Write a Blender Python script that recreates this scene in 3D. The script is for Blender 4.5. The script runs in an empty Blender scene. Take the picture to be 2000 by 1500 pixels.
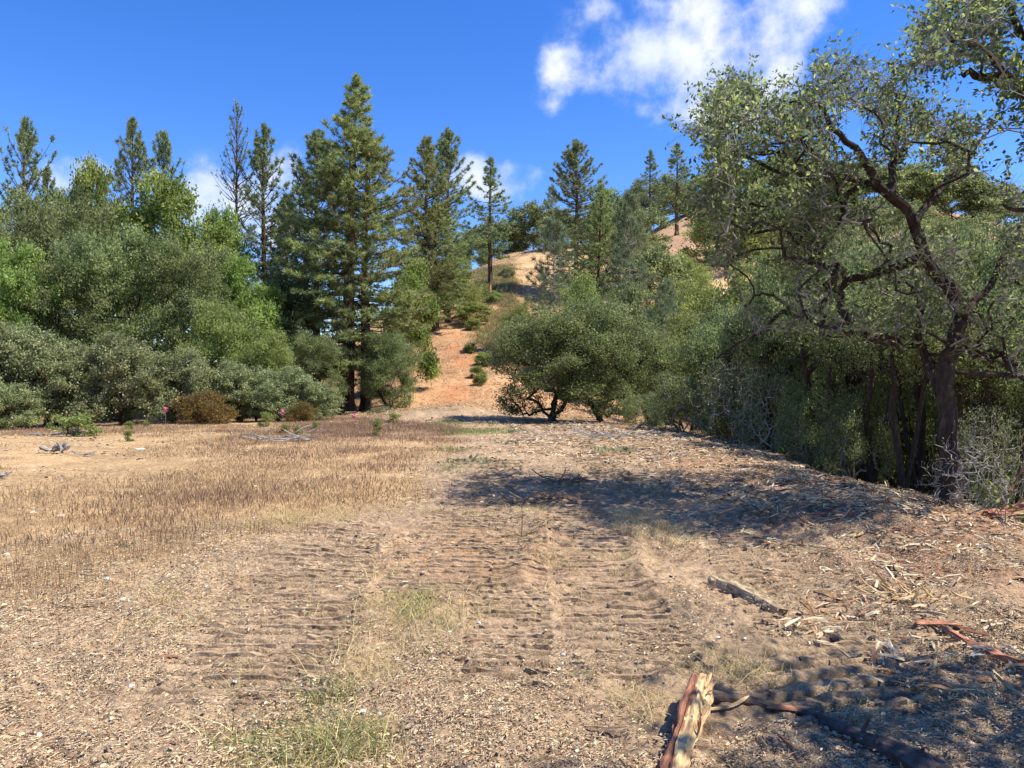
import bpy, math
import numpy as np
from mathutils import Vector

# ------------------------------------------------------------------ camera, sky, sun
S = bpy.context.scene
COL = S.collection
F = 1502.0                      # focal length in pixels of the 2000 px wide photograph
CAMZ = 1.6
cd = bpy.data.cameras.new('camera'); cam = bpy.data.objects.new('camera', cd); COL.objects.link(cam)
cd.sensor_width = 36; cd.lens = 36*F/2000; cd.clip_start = .05; cd.clip_end = 6000
cam.location = (0, 0, CAMZ); cam.rotation_euler = (math.radians(90), 0, 0)
S.camera = cam
S.view_settings.view_transform = 'Standard'; S.view_settings.look = 'None'
S.view_settings.gamma = 1; S.view_settings.use_curve_mapping = False
S.view_settings.exposure = 1.0
S.render.engine = 'CYCLES'
S.cycles.max_bounces = 6; S.cycles.diffuse_bounces = 3; S.cycles.transmission_bounces = 4

SUN_EL, SUN_AZ = math.radians(56), math.radians(-9)     # azimuth from +X, negative = behind the camera
to_sun = Vector((math.cos(SUN_EL)*math.cos(SUN_AZ), math.cos(SUN_EL)*math.sin(SUN_AZ), math.sin(SUN_EL)))
sl = bpy.data.lights.new('sun', 'SUN'); sl.energy = 4.4; sl.angle = math.radians(.5); sl.color = (1, .94, .84)
so = bpy.data.objects.new('sun', sl); COL.objects.link(so)
so.rotation_euler = (-to_sun).to_track_quat('-Z', 'Y').to_euler()

def ray(px, py):
    return Vector(((px-1000)/F, 1, -(py-750)/F)).normalized()

W = bpy.data.worlds.new('World'); S.world = W; W.use_nodes = True
nt = W.node_tree; nt.nodes.clear()
def N(nt, t, **k):
    n = nt.nodes.new(t)
    for a, b in k.items(): setattr(n, a, b)
    return n
def setin(nt, node, i, v):
    if v is None: return
    if isinstance(v, bpy.types.NodeSocket): nt.links.new(v, node.inputs[i])
    else: node.inputs[i].default_value = v
def M_(nt, op, a, b=None, c=None, clamp=False):
    n = N(nt, 'ShaderNodeMath', operation=op); n.use_clamp = clamp
    setin(nt, n, 0, a); setin(nt, n, 1, b); setin(nt, n, 2, c)
    return n.outputs[0]
def V_(nt, op, a, b=None, out=0):
    n = N(nt, 'ShaderNodeVectorMath', operation=op)
    setin(nt, n, 0, a); setin(nt, n, 1, b)
    return n.outputs[out]
sky = N(nt, 'ShaderNodeTexSky', sky_type='NISHITA'); sky.sun_disc = False
sky.sun_elevation = SUN_EL; sky.sun_rotation = math.pi/2 - SUN_AZ
sky.altitude = 600; sky.air_density = 1.0; sky.dust_density = 0.15; sky.ozone_density = 3.5
hsv = N(nt, 'ShaderNodeHueSaturation'); hsv.inputs['Saturation'].default_value = 1.32
hsv.inputs['Value'].default_value = .86; hsv.inputs['Hue'].default_value = .516
nt.links.new(sky.outputs[0], hsv.inputs['Color'])
tc = N(nt, 'ShaderNodeTexCoord'); DIR = tc.outputs['Generated']
warp = N(nt, 'ShaderNodeTexNoise'); nt.links.new(DIR, warp.inputs['Vector'])
warp.inputs['Scale'].default_value = 9; warp.inputs['Detail'].default_value = 5
wv = V_(nt, 'SUBTRACT', warp.outputs['Color'], (.5, .5, .5))
sc_ = N(nt, 'ShaderNodeVectorMath', operation='SCALE'); nt.links.new(wv, sc_.inputs[0]); sc_.inputs['Scale'].default_value = .055
D2 = V_(nt, 'NORMALIZE', V_(nt, 'ADD', DIR, sc_.outputs[0]))
BLOBS = [(1420,40,150,95,1.3),(1490,110,100,80,1.2),(1395,190,130,60,1.1),(1440,240,100,50,1.0),(1300,150,110,50,.8),
 (1215,120,95,40,.95),(1090,128,48,34,1.35),(1160,25,44,42,.95),(1500,5,150,60,1.1),(1590,20,60,36,.7),(1270,85,90,26,.5),
 (1330,205,60,30,.6),(1180,150,60,30,.55),(1250,170,70,24,.45),
 (150,325,80,34,1.1),(130,350,70,20,.8),(395,362,60,34,1.1),(420,400,70,50,1.1),(560,335,44,34,.9),(550,380,70,46,1.0),(540,430,90,60,1.1),(480,470,90,40,.9),
 (925,322,44,42,1.2),(990,335,24,24,1),(1048,350,22,18,.9),(1000,375,70,18,.6),(940,360,44,24,.8),(1085,215,40,34,.34),(1250,215,28,16,.4),(1015,128,16,16,.35),(455,205,16,14,.3),
 (-500,250,260,60,.8),(2300,-500,400,150,1),(-900,-700,300,140,.9),(500,-1400,500,200,.9),(3000,-1200,500,260,1),(-2500,-300,500,160,1),(5000,-900,900,300,1),(-1300,150,300,90,.9),(2700,120,260,80,.9),(3600,200,300,60,.7)]
FILL_CLOUDS = [(-800000,500000,330,150,1), (100000,900000,360,170,1), (900000,600000,330,150,1), (200000,300000,300,90,.9), (-200000,1800000,330,220,.9)]  # unseen clouds behind the camera, added as white fill for the bluish shadows
tot = None
for (px, py, rx, ry, a) in BLOBS+FILL_CLOUDS:
    c = ray(px, py) if abs(px) < 9000 else Vector((px/1e6, -1, py/1e6)).normalized(); sc = c.y if c.y > .3 else .3
    u = Vector((c.y, -c.x, 0)).normalized(); v = c.cross(u)
    du = M_(nt, 'MULTIPLY', V_(nt, 'DOT_PRODUCT', D2, tuple(u), 1), F/rx/max(c.y, .35)*1.15)
    dv = M_(nt, 'MULTIPLY', V_(nt, 'DOT_PRODUCT', D2, tuple(v), 1), F/ry/max(c.y, .35)*1.15)
    q = M_(nt, 'ADD', M_(nt, 'MULTIPLY', du, du), M_(nt, 'MULTIPLY', dv, dv))
    e = M_(nt, 'POWER', 2.718, M_(nt, 'MULTIPLY', q, -1.0))
    front = M_(nt, 'GREATER_THAN', V_(nt, 'DOT_PRODUCT', D2, tuple(c), 1), .3)
    e = M_(nt, 'MULTIPLY', M_(nt, 'MULTIPLY', e, front), a)
    tot = e if tot is None else M_(nt, 'ADD', tot, e)
n2 = N(nt, 'ShaderNodeTexNoise'); nt.links.new(DIR, n2.inputs['Vector'])
n2.inputs['Scale'].default_value = 15; n2.inputs['Detail'].default_value = 9; n2.inputs['Roughness'].default_value = .6
dens = M_(nt, 'ADD', M_(nt, 'MINIMUM', tot, .98), M_(nt, 'MULTIPLY', M_(nt, 'SUBTRACT', n2.outputs['Fac'], .5), 3.8))
mr = N(nt, 'ShaderNodeMapRange', interpolation_type='SMOOTHSTEP'); nt.links.new(dens, mr.inputs['Value'])
mr.inputs['From Min'].default_value = .22; mr.inputs['From Max'].default_value = 1.8
gate = M_(nt, 'MULTIPLY', tot, 4.0, clamp=True)
fac = M_(nt, 'MULTIPLY', M_(nt, 'MULTIPLY', mr.outputs[0], gate), .97)
n3 = N(nt, 'ShaderNodeTexNoise'); nt.links.new(DIR, n3.inputs['Vector']); n3.inputs['Scale'].default_value = 12; n3.inputs['Detail'].default_value = 5
crc = N(nt, 'ShaderNodeValToRGB'); nt.links.new(n3.outputs['Fac'], crc.inputs[0])
crc.color_ramp.elements[0].position = .35; crc.color_ramp.elements[0].color = (3.0, 3.35, 4.0, 1)
crc.color_ramp.elements[1].position = .6; crc.color_ramp.elements[1].color = (3.9, 4.0, 4.1, 1)
mx = N(nt, 'ShaderNodeMix', data_type='RGBA'); nt.links.new(fac, mx.inputs[0])
nt.links.new(hsv.outputs[0], mx.inputs[6]); nt.links.new(crc.outputs[0], mx.inputs[7])
bg = N(nt, 'ShaderNodeBackground'); bg.inputs['Strength'].default_value = .14
nt.links.new(mx.outputs[2], bg.inputs['Color'])
wo = N(nt, 'ShaderNodeOutputWorld'); nt.links.new(bg.outputs[0], wo.inputs[0])

# ------------------------------------------------------------------ numpy noise
def _h(ix, iy, seed):
    n = (ix*374761393 + iy*668265263 + seed*1274126177) & 0x7fffffff
    n = ((n ^ (n >> 13))*1274126177) & 0x7fffffff
    return ((n ^ (n >> 16)) & 0xffff)/65535.0
def vnoise(x, y, seed=0):
    x = np.asarray(x, float); y = np.asarray(y, float)
    ix = np.floor(x).astype(np.int64); iy = np.floor(y).astype(np.int64)
    fx = x-ix; fy = y-iy; fx = fx*fx*(3-2*fx); fy = fy*fy*(3-2*fy)
    a = _h(ix, iy, seed); b = _h(ix+1, iy, seed); c = _h(ix, iy+1, seed); d = _h(ix+1, iy+1, seed)
    return (a*(1-fx)+b*fx)*(1-fy)+(c*(1-fx)+d*fx)*fy
def fbm(x, y, o=4, seed=0, g=.5):
    s = 0; a = 1; t = 0
    for i in range(o):
        s = s+a*vnoise(x*2**i, y*2**i, seed+i*7); t += a; a *= g
    return s/t
def ss(a, b, x):
    t = np.clip((x-a)/(b-a), 0, 1); return t*t*(3-2*t)

# ------------------------------------------------------------------ terrain height
_R = np.array([0, 28, 34, 42, 50, 60, 75, 90, 110, 125, 150, 175, 200, 260, 500, 3000.])
_A = {-600: [0, 0,-.3,-.5,-1,-1.5,-2,-2,-2,-2,-2,-2,-2,-2, 0, 0], 0: [0, 0,-.1,-.5,-1,-1.5,-2,-2,-2,-2,-2,-2,-2,-2, 0, 0],
 400: [0, 0, 0,-.3,-.5,-.5, 0, 0, 0, 0, 0, 0, 0, 0, 0, 0], 650: [0, 0, 0,-.1,-.2, 1,3.5,5.5, 7, 7, 6, 5, 4, 2, 0, 0],
 800: [0, 0, 0,-.1, .2, 2.2,6.4,10,13.5,14,12,10, 8, 4, 0, 0], 950: [0, 0, 0, .1, .5, 2.4,7,11.8,18.6,22.0,20.5,17,14, 8, 0, 0],
 1100: [0, 0, 0,-.1, 0, 1.2, 6,11.8,20.2,25.5,25,22,20,12, 0, 0], 1300: [0, 0, 0,-1.0,-1.5, 0, 4,10,17,21,27.5,36,45,43,10, 0],
 1500: [0, 0, 0,-2,-4,-3, 2, 8,14,20,28,38,50,50,20, 0], 1800: [0, 0, 0,-3,-6,-6,-2, 4,10,16,24,34,44,48,20, 0],
 2300: [0, 0, 0,-3,-7,-8,-6, 0, 6,10,16,20,25,25,10, 0]}
_ths = [-math.pi, -math.radians(100)] + [math.atan((p-1000)/F) for p in _A] + [math.radians(100), math.pi]
_zs = [[0]*16]*2 + list(_A.values()) + [[0]*16]*2
_zs = np.array(_zs, float)
_TF = np.linspace(-math.pi, math.pi, 721); _LF = np.linspace(0, math.log(3001), 400)
_rf = np.exp(_LF)-1
_t1 = np.array([[np.interp(r, _R, row) for r in _rf] for row in _zs])
_TAB = np.array([np.interp(_TF, _ths, _t1[:, j]) for j in range(400)]).T
for _ in range(14):
    _TAB[1:-1] = (_TAB[:-2]+2*_TAB[1:-1]+_TAB[2:])/4
for _ in range(8):
    _TAB[:, 1:-1] = (_TAB[:, :-2]+2*_TAB[:, 1:-1]+_TAB[:, 2:])/4
def macro(x, y):
    x = np.asarray(x, float); y = np.asarray(y, float)
    r = np.hypot(x, y); th = np.arctan2(x, y)
    a = (th+math.pi)/(2*math.pi)*720; b = np.log(r+1)/math.log(3001)*399
    ia = np.clip(a.astype(int), 0, 719); ib = np.clip(b.astype(int), 0, 398); fa = a-ia; fb = np.clip(b-ib, 0, 1)
    z = (_TAB[ia, ib]*(1-fa)+_TAB[ia+1, ib]*fa)*(1-fb)+(_TAB[ia, ib+1]*(1-fa)+_TAB[ia+1, ib+1]*fa)*fb
    t = x-6.5-.25*np.sin(y*.7)
    d = .5*(np.sqrt(t*t+1.0)+t)*.55
    z = z-7*np.tanh(d/7)*(1-ss(30, 46, r))
    z = z+.52*np.exp(-((x+3.2)/3.2)**2-((y-38.5)/3.6)**2)
    z = z+.16*np.exp(-((x-4.3)/1.2)**2-((y-10)/3.0)**2)
    z = z+(fbm(x*.12, y*.12, 3, 5)-.5)*np.clip((r-30)/60, 0, 1)*2.2
    z = z+(fbm(x*.35, y*.35, 2, 9)-.5)*.09
    return z
def interp(y, ys, xs): return np.interp(y, ys, xs)
BANDS = (([4.0, 5.5, 8.6], [-1.45, -1.6, -1.95], .55, .06, 0), ([6.0, 8, 10.8], [-.62, -.6, -.45], .5, -.05, .4), ([4.3, 6, 9.0], [-.05, .0, .1], .3, .05, .1),
         ([4.4, 7, 14], [.72, .76, .85], .40, .03, .7), ([3.9, 5, 7, 9.4], [1.72, 2.0, 2.2, 2.75], .42, -.22, .2), ([11.2, 16], [-.35, -.2], .45, .04, .1), ([10.5, 17], [1.9, 1.7], .4, .04, .3))
def band_phase(b, x, y):
    c = interp(y, b[0], b[1])
    return (y+b[3]*(x-c)+b[4]+(fbm(x*.8, y*.8, 2, 31)-.5)*.2+.12*(x-c)**2)/.185
def brk_(x, y): return ss(.22, .42, fbm(x*2.1+7, y*2.6, 3, 77)+.05)
def bands(x, y):
    """mask and phase of the crawler tracks pressed into the soil"""
    m = 0; ph = 0
    for b in BANDS:
        ys, xs, hw = b[:3]
        d = np.abs(x-interp(y, ys, xs))
        k = (1-ss(hw*.86, hw, d))*ss(ys[0]-.4, ys[0]+.3, y)*(1-ss(ys[-1]-.8, ys[-1]+.5, y))
        ph = np.where(k > m, band_phase(b, x, y), ph); m = np.maximum(m, k)
    return m, ph
def micro(x, y, full=False):
    m, ph = bands(x, y)
    r = np.hypot(x, y)
    brk = ss(.22, .42, fbm(x*2.1+7, y*2.6, 3, 77)+.05)
    s = np.abs(((ph % 1)-.5)*2)
    cleat = (ss(.12, .48, s)-.6)*.07*m*brk
    rough = 1-.85*m*brk
    fld = field_mask(x, y)
    z = cleat-.02*m
    cl = fbm(x*2.2, y*2.2, 4, 3)
    z = z+(cl-.5)*.11*rough*(1-.5*fld)
    c2 = fbm(x*9, y*9, 3, 12); z = z+np.maximum(c2-.48, 0)*.11*rough*(1-.6*fld)
    c3 = fbm(x*26, y*26, 2, 15); z = z+(c3-.5)*.018
    for xc, y0, y1, h in ((1.22, 5.2, 9.2, .06), (3.05, 6.0, 10.5, .07), (1.45, 4.6, 6.4, .05), (.2, 6.2, 10.2, .045), (-1.05, 3.8, 6.2, .03)):
        e = np.exp(-((x-xc-.12*np.sin(y*1.7))/.11)**2)*ss(y0-.4, y0+.4, y)*(1-ss(y1-.5, y1+.5, y))
        z = z+e*h*(.2+1.5*fbm(x*6, y*6, 2, 21))
    e = ss(2.4, 4.5, x)*(1-ss(6, 7, x))*ss(3, 4, y)*(1-ss(9, 13, y))
    z = z+e*(fbm(x*3.1, y*3.1, 3, 44)-.5)*.14
    return z*(1-ss(60, 110, r))
def field_mask(x, y):
    xb = np.interp(y, [3, 5, 7, 9, 11, 20, 26, 30, 36], [-3.4, -3.5, -3.2, -2.3, -1.6, -1.4, -1.4, -3.0, -7.0])
    n = (fbm(x*.8, y*.8, 3, 61)-.5)*1.6
    return ss(-.5, .7, xb-x+n)*(1-ss(36, 39, y))
GREENS = [(-.98, 3.5, .36, .34, 1), (-.98, 4.0, .22, .22, .9), (-1.5, 3.7, .35, .2, .45), (-1.3, 4.6, .3, .3, .3), (-.72, 5.75, .17, .6, .9), (-.42, 5.15, .25, .2, .4), (.35, 8.2, .5, .8, .25),
          (-1.6, 19, .7, .9, 1), (-1.0, 26, 1.8, 2.2, 1), (-2.6, 31, .8, 2, 1.2), (-1.1, 15, .5, 1.8, .5), (-3.4, 4.3, .7, .7, .2), (1, 40, 2.5, 3, .4), (-2.2, 42, 2.2, 1.2, .5),(-3.5,24,2,1.2,.35)]
def green_mask(x, y):
    g = 0
    n = fbm(x*2.5, y*2.5, 3, 90)
    for (cx, cy, rx, ry, a) in GREENS:
        g = np.maximum(g, a*np.exp(-((x-cx)/rx)**2-((y-cy)/ry)**2))
    return ss(.25, .75, g*(.5+n))
def H(x, y): return macro(x, y)+micro(x, y)
def hz(x, y): return float(macro(np.array([x]), np.array([y]))[0])
def hf(x, y): return float(H(np.array([x], float), np.array([y], float))[0])
# ------------------------------------------------------------------ mesh helpers
def mesh(name, V, Fc, mat=None, v=None, col=None, smooth=False):
    V = np.asarray(V, np.float32).reshape(-1, 3); Fc = np.asarray(Fc, np.int32)
    k = Fc.shape[1]; n = len(Fc)
    me = bpy.data.meshes.new(name)
    me.vertices.add(len(V)); me.vertices.foreach_set('co', V.ravel())
    me.loops.add(n*k); me.loops.foreach_set('vertex_index', Fc.ravel())
    me.polygons.add(n); me.polygons.foreach_set('loop_start', np.arange(0, n*k, k, dtype=np.int32))
    if v is not None:
        a = me.attributes.new('v', 'FLOAT', 'FACE'); a.data.foreach_set('value', np.asarray(v, np.float32))
    if col is not None:
        dom = 'FACE' if len(col) == n else 'POINT'
        a = me.attributes.new('col', 'FLOAT_COLOR', dom)
        c = np.ones((len(col), 4), np.float32); c[:, :3] = col
        a.data.foreach_set('color', c.ravel())
    me.polygons.foreach_set('use_smooth', np.full(n, smooth))
    me.update(calc_edges=True)
    if mat: me.materials.append(mat)
    return me
def obj(name, me, parent=None, link=True, loc=None):
    o = bpy.data.objects.new(name, me)
    if link: COL.objects.link(o)
    if parent: o.parent = parent
    if loc is not None: o.location = loc
    return o
def tag(o, label=None, cat=None, group=None, kind=None):
    if label: o['label'] = label
    if cat: o['category'] = cat
    if group: o['group'] = group
    if kind: o['kind'] = kind
    return o
def empty(name, loc, label, cat, group=None, rz=0, sc=1):
    o = bpy.data.objects.new(name, None); COL.objects.link(o)
    o.location = loc; o.rotation_euler = (0, 0, rz); o.scale = (sc, sc, sc) if not hasattr(sc, '__len__') else sc
    o.empty_display_size = .1
    return tag(o, label, cat, group)
def nrm(a): return a/np.maximum(np.linalg.norm(a, axis=-1, keepdims=True), 1e-9)
def edges_tubes(p0, p1, r0, r1, n=5, ext=.25):
    """one tapered prism per edge"""
    d = nrm(p1-p0); up = np.where(np.abs(d[:, 2:3]) > .9, [[1., 0, 0]], [[0, 0, 1.]])
    a = nrm(np.cross(d, up)); b = np.cross(d, a)
    p0 = p0-d*(r0*ext)[:, None]; p1 = p1+d*(r1*ext)[:, None]
    t = np.arange(n)*2*math.pi/n
    ring = a[:, None]*np.cos(t)[None, :, None]+b[:, None]*np.sin(t)[None, :, None]
    V = np.concatenate([p0[:, None]+ring*r0[:, None, None], p1[:, None]+ring*r1[:, None, None]], 1).reshape(-1, 3)
    base = (np.arange(len(p0))*2*n)[:, None]; i = np.arange(n)[None]; j = (np.arange(n)+1) % n
    Fq = np.stack([base+i, base+j[None], base+n+j[None], base+n+i], -1).reshape(-1, 4)
    return V, Fq
def poly_tube(P, R, n=8, noise=0, seed=0, cap=True):
    P = np.asarray(P, float); R = np.asarray(R, float)
    rng = np.random.default_rng(seed)
    t = np.gradient(P, axis=0); t = nrm(t)
    up = np.array([0, 0, 1.]) if abs(t[0, 2]) < .9 else np.array([1., 0, 0])
    a = nrm(np.cross(t, up)); b = np.cross(t, a)
    th = np.arange(n)*2*math.pi/n
    rr = R[:, None]*(1+noise*(rng.random((len(P), n))-.5)*2)
    V = P[:, None]+(a[:, None]*np.cos(th)[None, :, None]+b[:, None]*np.sin(th)[None, :, None])*rr[..., None]
    V = V.reshape(-1, 3); Fq = []
    for i in range(len(P)-1):
        for j in range(n):
            Fq.append([i*n+j, i*n+(j+1) % n, (i+1)*n+(j+1) % n, (i+1)*n+j])
    if cap:
        for e, o in ((0, 0), ((len(P)-1)*n, 1)):
            c = len(V); V = np.vstack([V, P[-1 if o else 0][None]])
            for j in range(0, n, 2):
                q = [c, e+j, e+(j+1) % n, e+(j+2) % n]
                Fq.append(q if o else q[::-1])
    return V, np.array(Fq)
def join(parts):
    Vs = []; Fs = []; o = 0
    for V, Fc in parts:
        Vs.append(np.asarray(V).reshape(-1, 3)); Fs.append(np.asarray(Fc)+o); o += len(Vs[-1])
    return np.vstack(Vs), np.vstack(Fs)
def leaf_quads(P, L, Wd, rng, up=.3, dirs=None, jit=1.0):
    """rhombic leaf blades with random lie"""
    n = len(P)
    d = nrm(rng.normal(size=(n, 3))*jit+(0 if dirs is None else dirs)+np.array([0, 0, up*.3]))
    s = nrm(np.cross(d, nrm(rng.normal(size=(n, 3))+np.array([0, 0, .8]))))
    L = L[:, None]; Wd = Wd[:, None]
    V = np.stack([P, P+d*L*.45+s*Wd*.5, P+d*L, P+d*L*.45-s*Wd*.5], 1).reshape(-1, 3)
    return V, np.arange(n*4).reshape(n, 4)
def tuft_tris(P, D, ln, w, K, rng, spread=1.0, droop=0):
    n = len(P)
    d = nrm(D[:, None]*.75+rng.normal(size=(n, K, 3))*spread*.62)
    d[..., 2] -= droop; d = nrm(d)
    L = ln[:, None, None]*(.7+.5*rng.random((n, K, 1)))
    s = nrm(np.cross(d, rng.normal(size=(n, K, 3))))*w[:, None, None]*.5
    p = P[:, None]+d*L*.06
    V = np.stack([p-s, p+s, p+d*L], 2).reshape(-1, 3)
    return V, np.arange(n*K*3).reshape(-1, 3)

# ------------------------------------------------------------------ materials
def mat(name):
    m = bpy.data.materials.new(name); m.use_nodes = True
    return m, m.node_tree, m.node_tree.nodes['Principled BSDF']
def ramp(nt, fac, stops):
    r = N(nt, 'ShaderNodeValToRGB'); setin(nt, r, 0, fac); e = r.color_ramp.elements
    e[0].position, e[0].color = stops[0][0], (*stops[0][1], 1)
    e[1].position, e[1].color = stops[-1][0], (*stops[-1][1], 1)
    for p, c in stops[1:-1]:
        x = e.new(p); x.color = (*c, 1)
    return r.outputs[0]
def mixc(nt, f, a, b, mode='MIX'):
    m = N(nt, 'ShaderNodeMix', data_type='RGBA', blend_type=mode); setin(nt, m, 0, f)
    for i, c in ((6, a), (7, b)):
        if isinstance(c, bpy.types.NodeSocket): nt.links.new(c, m.inputs[i])
        else: m.inputs[i].default_value = (*c, 1)
    return m.outputs[2]
def noise(nt, scale, detail=4, vec=None, rough=.55, out='Fac'):
    n = N(nt, 'ShaderNodeTexNoise'); n.inputs['Scale'].default_value = scale; n.inputs['Detail'].default_value = detail
    n.inputs['Roughness'].default_value = rough
    if vec is not None: nt.links.new(vec, n.inputs['Vector'])
    return n.outputs[out]
def leafmat(name, stops, trans=.3, rough=.55, tcol=None, spec=.3, patch=None):
    trans = min(trans+.1, .5); rough = max(rough, .55)
    m, nt, p = mat(name)
    a = N(nt, 'ShaderNodeAttribute', attribute_name='v')
    oi = N(nt, 'ShaderNodeObjectInfo')
    c = ramp(nt, a.outputs['Fac'], stops)
    tco = N(nt, 'ShaderNodeTexCoord')
    big = noise(nt, .55, 2, tco.outputs['Object'])
    h = N(nt, 'ShaderNodeHueSaturation'); nt.links.new(c, h.inputs['Color'])
    setin(nt, h, 0, M_(nt, 'ADD', M_(nt, 'MULTIPLY', oi.outputs['Random'], .03), .485))
    setin(nt, h, 2, M_(nt, 'ADD', M_(nt, 'MULTIPLY', big, .9), M_(nt, 'ADD', M_(nt, 'MULTIPLY', oi.outputs['Random'], .3), .42)))
    nt.links.new(h.outputs[0], p.inputs['Base Color'])
    p.inputs['Roughness'].default_value = rough; p.inputs['Specular IOR Level'].default_value = spec
    t = N(nt, 'ShaderNodeBsdfTranslucent')
    hh = N(nt, 'ShaderNodeHueSaturation'); nt.links.new(h.outputs[0], hh.inputs['Color']); hh.inputs['Value'].default_value = 1.9; hh.inputs['Saturation'].default_value = 1.0; hh.inputs['Hue'].default_value = .49
    nt.links.new(hh.outputs[0], t.inputs['Color'])
    mx = N(nt, 'ShaderNodeMixShader'); mx.inputs[0].default_value = trans
    nt.links.new(p.outputs[0], mx.inputs[1]); nt.links.new(t.outputs[0], mx.inputs[2])
    nt.links.new(mx.outputs[0], nt.nodes['Material Output'].inputs[0])
    return m
def barkmat(name, c0, c1, sc=8, stretch=.25, bump=.5, c2=None):
    m, nt, p = mat(name)
    tco = N(nt, 'ShaderNodeTexCoord'); mp = N(nt, 'ShaderNodeMapping'); nt.links.new(tco.outputs['Object'], mp.inputs[0])
    mp.inputs['Scale'].default_value = (1, 1, stretch)
    f = noise(nt, sc, 6, mp.outputs[0], .65)
    st = [(.32, c0), (.62, c1)] if c2 is None else [(.3, c0), (.52, c1), (.68, c2)]
    nt.links.new(ramp(nt, f, st), p.inputs['Base Color']); p.inputs['Roughness'].default_value = .9
    p.inputs['Specular IOR Level'].default_value = .2
    b = N(nt, 'ShaderNodeBump'); b.inputs['Strength'].default_value = bump; b.inputs['Distance'].default_value = .03
    nt.links.new(f, b.inputs['Height']); nt.links.new(b.outputs[0], p.inputs['Normal'])
    return m
def colmat(name, rough=.85, spec=.25, jitter=.4):
    """colour from the face attribute 'col', varied a little per instance"""
    m, nt, p = mat(name)
    a = N(nt, 'ShaderNodeAttribute', attribute_name='col'); oi = N(nt, 'ShaderNodeObjectInfo')
    h = N(nt, 'ShaderNodeHueSaturation'); nt.links.new(a.outputs['Color'], h.inputs['Color'])
    setin(nt, h, 2, M_(nt, 'ADD', M_(nt, 'MULTIPLY', oi.outputs['Random'], jitter), 1-jitter/2))
    nt.links.new(h.outputs[0], p.inputs['Base Color'])
    p.inputs['Roughness'].default_value = rough; p.inputs['Specular IOR Level'].default_value = spec
    return m
def grassmat(name):
    m = colmat(name, .7, .3, .5); nt = m.node_tree; p = nt.nodes['Principled BSDF']
    t = N(nt, 'ShaderNodeBsdfTranslucent'); nt.links.new(p.inputs['Base Color'].links[0].from_socket, t.inputs['Color'])
    mx = N(nt, 'ShaderNodeMixShader'); mx.inputs[0].default_value = .35
    nt.links.new(p.outputs[0], mx.inputs[1]); nt.links.new(t.outputs[0], mx.inputs[2])
    nt.links.new(mx.outputs[0], nt.nodes['Material Output'].inputs[0])
    return m
L_OAK = leafmat('live_oak_leaf', [(0, (0.056, 0.078, 0.029)), (.5, (0.128, 0.165, 0.058)), (.85, (0.260, 0.293, 0.110)), (1, (0.410, 0.429, 0.174))], .3, .5)
L_GRN = leafmat('spring_leaf', [(0, (0.081, 0.124, 0.029)), (.5, (0.162, 0.228, 0.053)), (1, (0.358, 0.409, 0.116))], .34, .5)
L_MAP = leafmat('lime_leaf', [(0, (0.079, 0.120, 0.024)), (.5, (0.147, 0.200, 0.042)), (1, (0.271, 0.320, 0.084))], .36, .5)
L_MAN = leafmat('manzanita_leaf', [(0, (0.087, 0.106, 0.045)), (.55, (0.206, 0.238, 0.106)), (.9, (0.372, 0.394, 0.180)), (1, (0.500, 0.343, 0.154))], .2)
L_YEL = leafmat('olive_leaf', [(0, (0.087, 0.114, 0.031)), (.5, (0.173, 0.217, 0.055)), (1, (0.329, 0.364, 0.119))], .3)
L_RED = leafmat('rust_leaf', [(0, (0.060, 0.062, 0.018)), (.5, (0.132, 0.097, 0.026)), (1, (0.240, 0.138, 0.042))], .3)
L_GRY = leafmat('grey_leaf', [(0, (0.078, 0.090, 0.044)), (.5, (0.163, 0.174, 0.088)), (1, (0.299, 0.294, 0.165))], .2, .5)
L_PIN = leafmat('pine_needle', [(0, (0.086, 0.117, 0.043)), (.5, (0.198, 0.241, 0.080)), (1, (0.394, 0.417, 0.154))], .15, .55)
L_PIN2 = leafmat('dark_pine_needle', [(0, (0.068, 0.107, 0.048)), (.5, (0.158, 0.206, 0.082)), (1, (0.315, 0.353, 0.136))], .12, .55)
L_DIG = leafmat('grey_pine_needle', [(0, (0.070, 0.095, 0.047)), (.5, (0.140, 0.179, 0.089)), (1, (0.240, 0.284, 0.153))], .2, .55)
L_FG = leafmat('near_oak_leaf', [(0, (0.044, 0.070, 0.031)), (.5, (0.098, 0.140, 0.048)), (.85, (0.223, 0.275, 0.091)), (1, (0.500, 0.500, 0.167))], .38, .48, spec=.45)
B_PINE = barkmat('pine_bark', (.03, .018, .012), (.12, .075, .05), 5, .3)
B_OAK = barkmat('oak_bark', (.016, .013, .011), (.06, .048, .038), 9, .4)
B_GREY = barkmat('grey_twig', (.12, .105, .09), (.36, .33, .29), 6, .6)
B_PALE = barkmat('pale_brush_bark', (.14, .12, .10), (.42, .38, .33), 6, .6)
B_RED = barkmat('manzanita_bark', (.05, .02, .012), (.14, .07, .045), 6, .5)
B_FG = barkmat('near_oak_bark', (.014, .011, .009), (.05, .036, .028), 12, .35, .8, (.10, .07, .052))

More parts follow.
